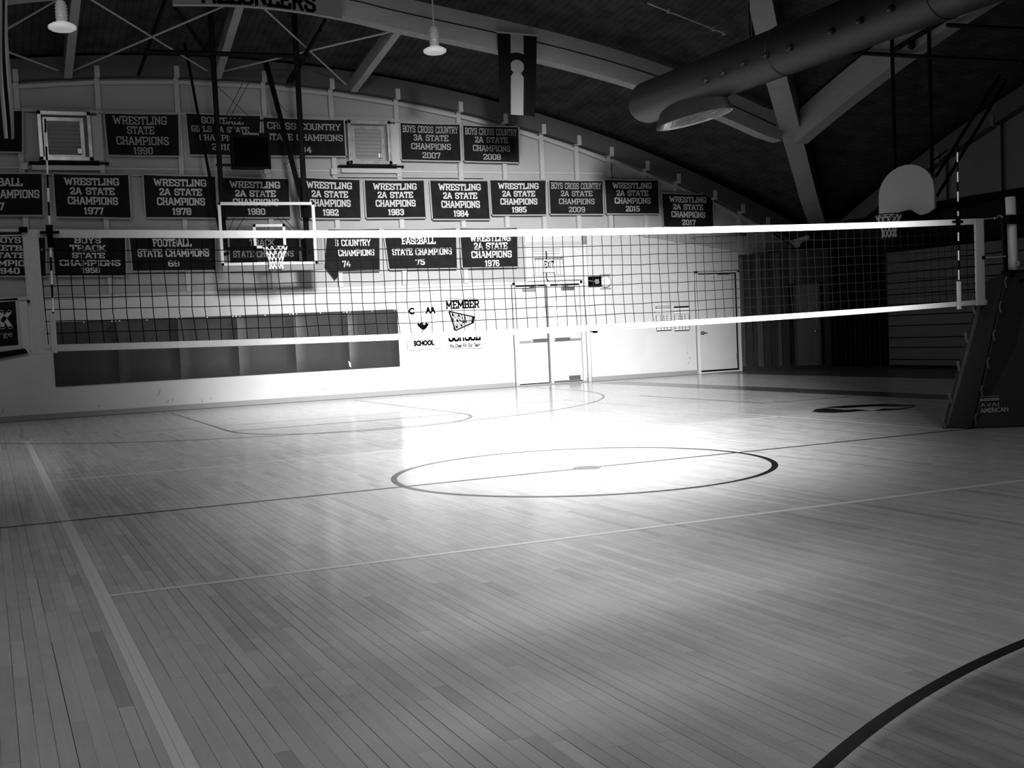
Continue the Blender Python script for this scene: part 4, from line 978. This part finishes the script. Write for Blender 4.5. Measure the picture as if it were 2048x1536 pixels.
def band(zf, h, name, th=.012, x0=xL, x1=xR):
    n = 40; vs = []
    for i in range(n+1):
        xx = x0+(x1-x0)*i/n; zz = zf(xx); jj = .004*math.sin(i*1.3)
        vs += [(xx, jj-th/2, zz-h), (xx, jj-th/2, zz), (xx, jj+th/2, zz), (xx, jj+th/2, zz-h)]
    return MB().add(vs, [(4*i+a, 4*i+b, 4*i+4+b, 4*i+4+a) for i in range(n) for a, b in ((0, 1), (1, 2), (2, 3), (3, 0))]+[(0, 1, 2, 3), (4*n+3, 4*n+2, 4*n+1, 4*n)]).build(name, 'webbing', vn)
band(ztop, .061, 'top_band'); band(lambda x: zbot(x)+.05, .052, 'bottom_band', x0=-4.56)
MB().box(-4.72, -4.605, -.012, .012, zbot(-4.7)-.02, ztop(-4.7)-.01).build('side_band', 'webbing', vn, bevel=.004)
MB().box(4.862, 4.985, -.012, .012, zbot(4.9)-.01, ztop(4.9)-.01).build('side_band', 'webbing', vn, bevel=.004)
nm = MB(); rn = random.Random(5)
xs = [-4.60+.1015*k for k in range(94)]
for k, xx in enumerate(xs):
    j1, j2 = rn.uniform(-.008, .008), rn.uniform(-.012, .012)
    nm.tube([(xx, 0, ztop(xx)-.06), (xx+j1, 0, 1.9), (xx+j2, 0, 1.6), (xx+j1*.5+.012, 0, zbot(xx)+.05)], .0034, 4, False)
for r_ in range(1, 9):
    pts = []
    for k in range(0, 94, 2):
        xx = xs[k]; t = r_/9.0; z = (ztop(xx)-.068)*(1-t)+(zbot(xx)+.05)*t+rn.uniform(-.004, .004)
        pts.append((xx, 0, z))
    pts[0] = (-4.60, 0, pts[0][2]); pts.append((4.88, 0, pts[-1][2])); nm.tube(pts, .0034, 4, False)
nm.build('netting', 'cord', vn, kind='stuff')
def rope(pts, r=.006, m='webbing'): MB().tube(pts, r, 6).build('rope', m, vn)
rope([(xR-.02, 0, ztop(4.9)-.01), (5.20, 0, 2.275)], .006); rope([(xR, 0, 1.845), (5.47, 0, 1.86)], .007)
rope([(5.15, 0, 2.27), (5.22, 0, 2.30), (5.27, 0, 2.28)], .01, 'steel')
rope([(xL, 0, 2.235), (-5.33, 0, 2.24)], .012); rope([(xL, 0, 2.20), (-5.33, 0, 2.19)], .006); rope([(-4.56, 0, 1.335), (-4.73, 0, 1.335)], .010)
MB().box(xR-.05, xR+.02, -.018, .018, 1.335, 1.39).build('clip', 'webbing', vn, bevel=.008)
MB().tube([(4.96, -.014, 1.845), (4.96, -.03, 1.845)], .02, 10).build('grommet', 'ink', vn)
MB().tube([(-4.71, -.014, 1.70), (-4.71, -.03, 1.70)], .012, 10).build('grommet', 'ink', vn)
MB().box(-4.74, -4.68, -.03, .03, 2.22, 2.26).build('clip', 'ink', vn)
for sgn, (tp, bt), lab in ((-1, (Vector((-4.50, -.03, 3.07)), Vector((-4.55, -.03, 1.30))), 'striped net antenna at the left end of the volleyball net'), (1, (Vector((4.61, -.03, 3.07)), Vector((4.585, -.03, 1.30))), 'striped net antenna at the right end of the volleyball net')):
    an = thing('net_antenna', lab, 'antenna', bt, 'striped antennas on the volleyball net')
    d = (tp-bt)
    for k in range(16):
        a, b_ = bt+d*(.06+.94*k/16), bt+d*(.06+.94*(k+1)/16)
        MB().tube([a, b_], .007, 8).build('dark_band' if k % 2 else 'white_band', 'cord' if k % 2 else 'white', an)
    MB().box(bt.x-.022, bt.x+.022, -.045, -.018, bt.z, bt.z+.30).build('pocket', 'webbing', an, bevel=.006)
    z_ = ztop(bt.x); MB().tube([(tp.x*.5+bt.x*.5-.012*sgn*0, -.03, z_+.03), (bt.x*.5+tp.x*.5, -.03, z_-.14)], [.026, .018], 8).build('clamp', 'cord', an)
    MB().box((tp.x+bt.x)/2-.07, (tp.x+bt.x)/2+.07, -.035, -.018, z_-.035, z_-.015).build('clamp_strap', 'cord', an)

# net posts
def net_post(xp, sgn, lab):
    np_ = thing('net_post', lab, 'post', (xp, 0, 0), 'volleyball net posts')
    MB().tube([(xp-.02*sgn, 0, 1.60), (xp-.05*sgn, 0, 2.50)], .052, 20).build('upper_tube', 'white', np_, smooth=True)
    MB().tube([(xp, 0, .03), (xp-.01*sgn, 0, 1.68)], .062, 20).build('lower_tube', 'black', np_, smooth=True)
    MB().tube([(xp-.115*sgn, .02, 1.6), (xp-.13*sgn, .02, 2.26)], .030, 10).build('tension_rod', 'black', np_)
    MB().box(xp-.14, xp+.05, -.07, .07, 2.20, 2.30).build('pulley_head', 'black', np_, bevel=.01)
    MB().box(xp-.15, xp+.12, -.06, .06, 1.62, 1.70).build('height_collar', 'black', np_, bevel=.01)
    MB().tube([(xp-.06, -.09, 1.77), (xp+.02, -.09, 1.77)], .03, 12).build('locking_knob', 'steel', np_)
    MB().lathe([(.22, 0), (.22, .02), (.09, .03), (.08, .08)], (xp, 0, 0), 24).build('base_plate', 'black', np_)
    MB().box(xp-.03, xp+.16, -.10, -.03, 1.55, 1.6).build('winch', 'black', np_, bevel=.01)
    return np_
net_post(5.44, 1, 'white and black net post rising from the right padded base')
net_post(-5.36, -1, 'net post just beyond the left end of the volleyball net')
# post pad: a wedge of vinyl panels
pad = thing('post_pad', 'dark vinyl pad wrapped around the right net post', 'pad', (5.3, 0, 0))
A, B = FL(1884, 857), FL(1944, 857); A.z = B.z = .005
Cc, Dd, Ee = Vector((6.25, -.95, .005)), Vector((6.6, .9, .005)), Vector((5.75, .95, .005))
At, Bt = hit(1960, 568, 1, .14), hit(2012, 546, 1, -.02); Ct, Dt, Et = Vector((5.78, -.22, 1.68)), Vector((5.75, .25, 1.68)), Vector((5.50, .26, 1.66))
cen = Vector((5.6, 0, .8))
def panel(q, m, th=.05, name='pad_panel'):
    q = [Vector(p) for p in q]; nn = (q[1]-q[0]).cross(q[3]-q[0]).normalized()
    if nn.dot(cen-sum(q, Vector())/4) < 0: nn = -nn
    return MB().slab(q, nn*th).build(name, m, pad, bevel=.012)
panel([A, B, Bt, At], 'padblack'); panel([B+Vector((.01, -.01, 0)), Cc, Ct, Bt], 'pad')
panel([Cc, Dd, Dt, Ct], 'pad'); panel([Dd, Ee, Et, Dt], 'pad'); panel([Ee, A, At, Et], 'padblack')
MB().poly([At, Bt, Ct, Dt, Et], (0, 0, -.03)).build('pad_top', 'padblack', pad)
MB().bar(A.lerp(At, .02)+Vector((.035, -.035, 0)), A.lerp(At, .99)+Vector((.035, -.035, 0)), .012, .035).build('edge_binding', 'tie', pad)
for k, t in enumerate((.03, .20, .42, .62, .82, .98)):
    p = A.lerp(At, t)+Vector((-.03, -.01, 0)); MB().tube([p+Vector((.05, 0, .05)), p+Vector((0, -.02, .06)), p+Vector((-.005, -.03, .02)), p+Vector((.02, -.03, -.04))], .014, 8).build('strap', 'tie', pad)
for k, t in enumerate((.06, .24, .42, .60, .78, .94)):
    p = B.lerp(Bt, t)+Vector((-.02, -.03, 0)); MB().tube([p+Vector((.06, 0, .045)), p+Vector((0, -.02, .05)), p+Vector((-.02, -.02, .01)), p+Vector((0, -.02, -.06))], .011, 8).build('strap', 'tie', pad)
# maker's logo on the camera-side panel
nn = (Cc-B).cross(Bt-B).normalized()
if nn.dot(CP-B) < 0: nn = -nn
def on_panel(u, v, o=.006):
    d = F_ + R_*((u-CX)/FPX) - U_*((v-CY)/FPX); t = (B+nn*o-CP).dot(nn)/d.dot(nn); return CP+d*t
o0 = .010
X = (on_panel(2017, 822, o0)-on_panel(1961, 825, o0)); wdt = X.length; X.normalize(); Un = nn.cross(X) if nn.cross(X).z > 0 else -nn.cross(X)
c_ = on_panel(1989, 820.5, o0); sans('lettering', 'AMERICAN', .070, c_, 'print', pad, width=wdt, xdir=X, up=Un, bold=.002)
c_ = on_panel(1980, 809.5, o0); q = MB()
for quad in text_quads('AVAI', -.10, .10, -.020, .022, sw=.9, serif=False): q.add([c_+X*a+Un*b for a, b in quad], [(0, 1, 2, 3)])
q.build('logo_mark', 'print', pad)
c_ = on_panel(1979, 798, o0); q = MB(); q.add([c_+X*a+Un*b for a, b in ((-.10, -.022), (.10, -.022), (.10, .012), (-.10, .012))], [(0, 1, 2, 3)])
q.add([c_+X*a+Un*b for a, b in ((-.10, .026), (.10, .026), (.10, .032), (-.10, .032))], [(0, 1, 2, 3)])
q.build('logo_block', 'print_dim', pad)

# ================================================================== DUCT
XD, ZD, RD = 5.75, 5.10, .35
du = thing('air_duct', 'large dark round air duct with jet nozzles under the vault at right', 'duct', (XD, 2, ZD))
yn, yf_, yend = hit(1459, 222, 0, XD).y, hit(1318, 250, 0, XD).y, hit(1285, 172, 0, XD).y
zm = (hit(1457, 226, 0, XD).z+hit(1320, 252, 0, XD).z)/2
nd = 40
def dring(y, r, z=ZD): return [(XD+r*math.cos(2*math.pi*k/nd), y, z+r*math.sin(2*math.pi*k/nd)) for k in range(nd)]
ys = [-9, -6, -3, 0, 2.5, 5, yend-.15]; vs = []
for y in ys: vs += dring(y, RD)
vs += dring(yend, RD*.86); n = len(ys)
MB().add(vs, [(i*nd+k, i*nd+(k+1) % nd, (i+1)*nd+(k+1) % nd, (i+1)*nd+k) for i in range(n) for k in range(nd)]+[tuple(range(nd)), tuple(range((n+1)*nd-1, n*nd-1, -1))]).build('duct_shell', 'duct', du, smooth=True)
# outlet hood under the far end: an open lens-shaped mouth, ribbed galvanised inside
ycm, hl = (yn+yf_)/2, (yf_-yn)/2; vs = []
def hood(k, z, g): a_ = 2*math.pi*k/nd; return (XD+.30*g*math.cos(a_), ycm+hl*g*math.sin(a_), z)
for z, g in ((ZD-.20, .80), (zm+.06, .97), (zm, 1.0)): vs += [hood(k, z, g) for k in range(nd)]
MB().add(vs, [(i*nd+k, i*nd+(k+1) % nd, (i+1)*nd+(k+1) % nd, (i+1)*nd+k) for i in range(2) for k in range(nd)]).build('outlet_hood', 'duct', du)
vs = []
for z, g in ((zm-.004, 1.0), (zm+.02, .96), (ZD-.24, .74)): vs += [hood(k, z, g) for k in range(nd)]
MB().add(vs, [(i*nd+k, i*nd+(k+1) % nd, (i+1)*nd+(k+1) % nd, (i+1)*nd+k) for i in range(2) for k in range(nd)]+[tuple(range(2*nd, 3*nd))]).build('hood_liner', 'galv', du)
for k in range(16):
    t = -.80+.62*k/15; hw = .28*math.sqrt(1-t*t); y_ = ycm+hl*t
    MB().tube([(XD-hw, y_, zm+.0), (XD-hw*.6, y_, zm+.03), (XD, y_, zm+.04), (XD+hw*.6, y_, zm+.03), (XD+hw, y_, zm+.0)], .010, 6).build('hood_rib', 'steel', du)
for t in (-.35, .0, .4): MB().bar((XD-.02, ycm+hl*(t-.35), zm+.01), (XD+.1, ycm+hl*(t+.25), zm+.01), .012, .02).build('deflector_vane', 'steel', du)
for y in (1.2, 4.2): MB().torus((XD, y, ZD), RD, .012, 40, 6, (0, 1, 0)).build('duct_seam', 'duct', du, smooth=True)
for u, v in ((1490, 127), (1535, 110), (1583, 95), (1666, 62), (1723, 41), (1785, 16), (1450, 145), (1415, 160)):
    d = F_ + R_*((u-CX)/FPX) - U_*((v-CY)/FPX)
    a = d.x**2+d.z**2; b = 2*((CP.x-XD)*d.x+(CP.z-ZD)*d.z); c = (CP.x-XD)**2+(CP.z-ZD)**2-RD**2; D = b*b-4*a*c
    if D <= 0: continue
    P = CP+d*((-b-math.sqrt(D))/(2*a)); nr = Vector((P.x-XD, 0, P.z-ZD)).normalized()
    MB().tube([P-nr*.01, P+nr*.05, P+nr*.075], [.045, .035, .028], 12).build('jet_nozzle', 'duct', du, smooth=True)
for y in (-2, .5, 3, 5):
    MB().tube([(XD, y, ZD+RD-.01), (XD, y, roofz(XD, y, -1.5))], .01, 6).build('hanger_rod', 'black', du)
# pendant sprinkler pipe left of the rib
a, b_ = hit(1507, 30, 1, 8.6), hit(1508, 76, 1, 8.6)
sk = thing('hanging_bracket', 'black T-shaped hanging bracket above the duct beside the rib', 'bracket', b_)
post(sk, a, b_, .03, 'stem'); post(sk, a-Vector((.10, 0, 0)), a+Vector((.10, 0, 0)), .03, 'crossbar'); post(sk, a, (a.x, a.y, a.z+.6), .012, 'rod')

# ================================================================== LAMPS, FLAGS, SIGN
def lamp(u, vb, vt, y, lab, w_=27):
    P = hit(u, vb, 1, y); T = hit(u, vt, 1, y); k = (P-CP).dot(F_)/FPX
    r = w_*k; h = (vb-vt)*k
    lp = thing('pendant_lamp', lab, 'lamp', P, 'lit high-bay pendant lamps')
    MB().lathe([(r*.35, .02), (r*.8, .01), (r, .035), (r*1.0, .07), (r*.75, .10), (r*.38, .13)], (P.x, P.y, P.z), 28).build('lens', 'lampglass', lp, smooth=True)
    MB().lathe([(r*.40, .12), (r*.42, h*.55), (r*.36, h), (r*.2, h+.03)], (P.x, P.y, P.z), 20).build('housing', 'lamphouse', lp, smooth=True)
    for q in range(5): MB().torus((P.x, P.y, P.z+h*(.45+.11*q)), r*.42, .006, 20, 6).build('cooling_fin', 'lamphouse', lp)
    MB().tube([(P.x, P.y, P.z+h), (P.x, P.y, aN(y)-.02)], .012, 6).build('stem', 'wood_white', lp)
lamp(125, 62, 6, 8.5, 'lit pendant lamp at the upper left, left of the hanging sign')
lamp(870, 108, 57, 9.2, 'lit pendant lamp right of the hanging sign', 23)

sgn = thing('team_sign', 'long grey sign board reading MELONEERS under the ring arch', 'sign', (-.3, YR-.1, 6.7))
ysn = YR-.10
bl_, br_ = W(346, 12, ysn), W(684, 40, ysn)
def zsg(x): t = (x-bl_.x)/(br_.x-bl_.x); return bl_.z+(br_.z-bl_.z)*t+.08*math.sin(math.pi*t)
n = 12; bot = [(bl_.x+(br_.x-bl_.x)*i/n, ysn, zsg(bl_.x+(br_.x-bl_.x)*i/n)) for i in range(n+1)]
MB().poly(bot+[(p[0], p[1], p[2]+.44) for p in reversed(bot)], (0, .03, 0)).build('board', 'sign', sgn)
q = MB(); x0_, x1_ = W(402, 20, ysn).x, W(632, 25, ysn).x
for quad in text_quads('MELONEERS', x0_, x1_, 0, 1, sw=1.35, serif=False):
    q.add([(a, ysn-.004, zsg(a)+.05+b*.30) for a, b in quad], [(0, 1, 2, 3)])
q.build('lettering', 'ink', sgn)
ed = MB()
for p, r in zip(bot[:-1], bot[1:]): ed.bar((p[0], ysn-.006, p[2]+.01), (r[0], ysn-.006, r[2]+.01), .012, .02)
ed.build('edge_trim', 'wood_white', sgn)
for xx in (bl_.x+.3, br_.x-.3): MB().tube([(xx, ysn+.02, zsg(xx)+.42), (xx, ysn+.12, zring(xx)+.55)], .01, 5).build('hanger', 'steel', sgn)

# state flag hanging from the ring arch
yf = YR-.16
fl = thing('state_flag', 'tall dark flag with a pale centre stripe and disc hanging from the ring arch', 'flag', W(1034, 230, yf))
FQ = [W(994.5, 66, yf), W(1073.5, 73, yf), W(1071, 233, yf), W(998.5, 226, yf)]
def FP(s, t, o=0):
    p = FQ[0].lerp(FQ[1], s).lerp(FQ[3].lerp(FQ[2], s), t); p.y += -o-.02*math.sin(9*s+1)*t-.01*math.sin(4*t); return p
def fgrid(s0, s1, t0, t1, o, m, name, n=(6, 12)):
    vs = [FP(s0+(s1-s0)*i/n[0], t0+(t1-t0)*j/n[1], o) for i in range(n[0]+1) for j in range(n[1]+1)]
    MB().add(vs, [(i*(n[1]+1)+j, (i+1)*(n[1]+1)+j, (i+1)*(n[1]+1)+j+1, i*(n[1]+1)+j+1) for i in range(n[0]) for j in range(n[1])]).build(name, m, fl, smooth=True)
fgrid(0, .33, 0, 1, 0, 'flagd', 'side_stripe'); fgrid(.33, .66, 0, 1, 0, 'flagl', 'centre_stripe'); fgrid(.66, 1, 0, 1, 0, 'flagd', 'side_stripe')
cen2 = (.49, .40)
def ell(rs_, rt_, a0, a1, n=28): return [(cen2[0]+rs_*math.cos(math.radians(a0+(a1-a0)*k/n)), cen2[1]+rt_*math.sin(math.radians(a0+(a1-a0)*k/n))) for k in range(n+1)]
MB().add([FP(*p, .008) for p in ell(.17, .085, 0, 360, 28)[:-1]], [tuple(range(28))]).build('disc', 'flagm', fl)
out, inn_ = ell(.36, .175, 122, 418, 30), ell(.18, .088, 122, 418, 30)
MB().add([FP(*p, .006) for p in out]+[FP(*p, .006) for p in inn_], [(i, i+1, 31+i+1, 31+i) for i in range(30)]).build('open_ring', 'flagd', fl)
MB().bar(FP(-.01, -.01), FP(1.01, -.01), .02, .03).build('top_rod', 'arch', fl)

# striped flag at the left edge, hanging in folds
yu = 9.6
uf = thing('striped_flag', 'striped flag hanging in folds at the upper left edge', 'flag', W(15, 280, yu))
n, mz = 26, 14; tz, bz = W(0, -40, yu).z, W(16, 280, yu).z
xa_, xb_ = W(-55, 280, yu).x, W(26, 280, yu).x
for k in range(13):
    s0, s1 = k/13, (k+1)/13; vs = []
    for i in range(5):
        s_ = s0+(s1-s0)*i/4
        for j in range(mz+1):
            t = j/mz; xw = xa_+(xb_-xa_)*s_*(1.14-.14*t); vs.append((xw+.02*math.sin(6*t+s_*9), yu+.06*math.sin(s_*34+t*2)*(.4+t*.6)-.1*s_, tz+(bz-tz)*t))
    MB().add(vs, [(i*(mz+1)+j, (i+1)*(mz+1)+j, (i+1)*(mz+1)+j+1, i*(mz+1)+j+1) for i in range(4) for j in range(mz)]).build('pale_stripe' if k % 2 == 0 else 'dark_stripe', 'flagl' if k % 2 == 0 else 'flagd', uf, smooth=True)
MB().tube([(xa_-.1, yu, tz+.02), (xb_, yu, tz+.02)], .015, 6).build('top_rod', 'arch', uf)
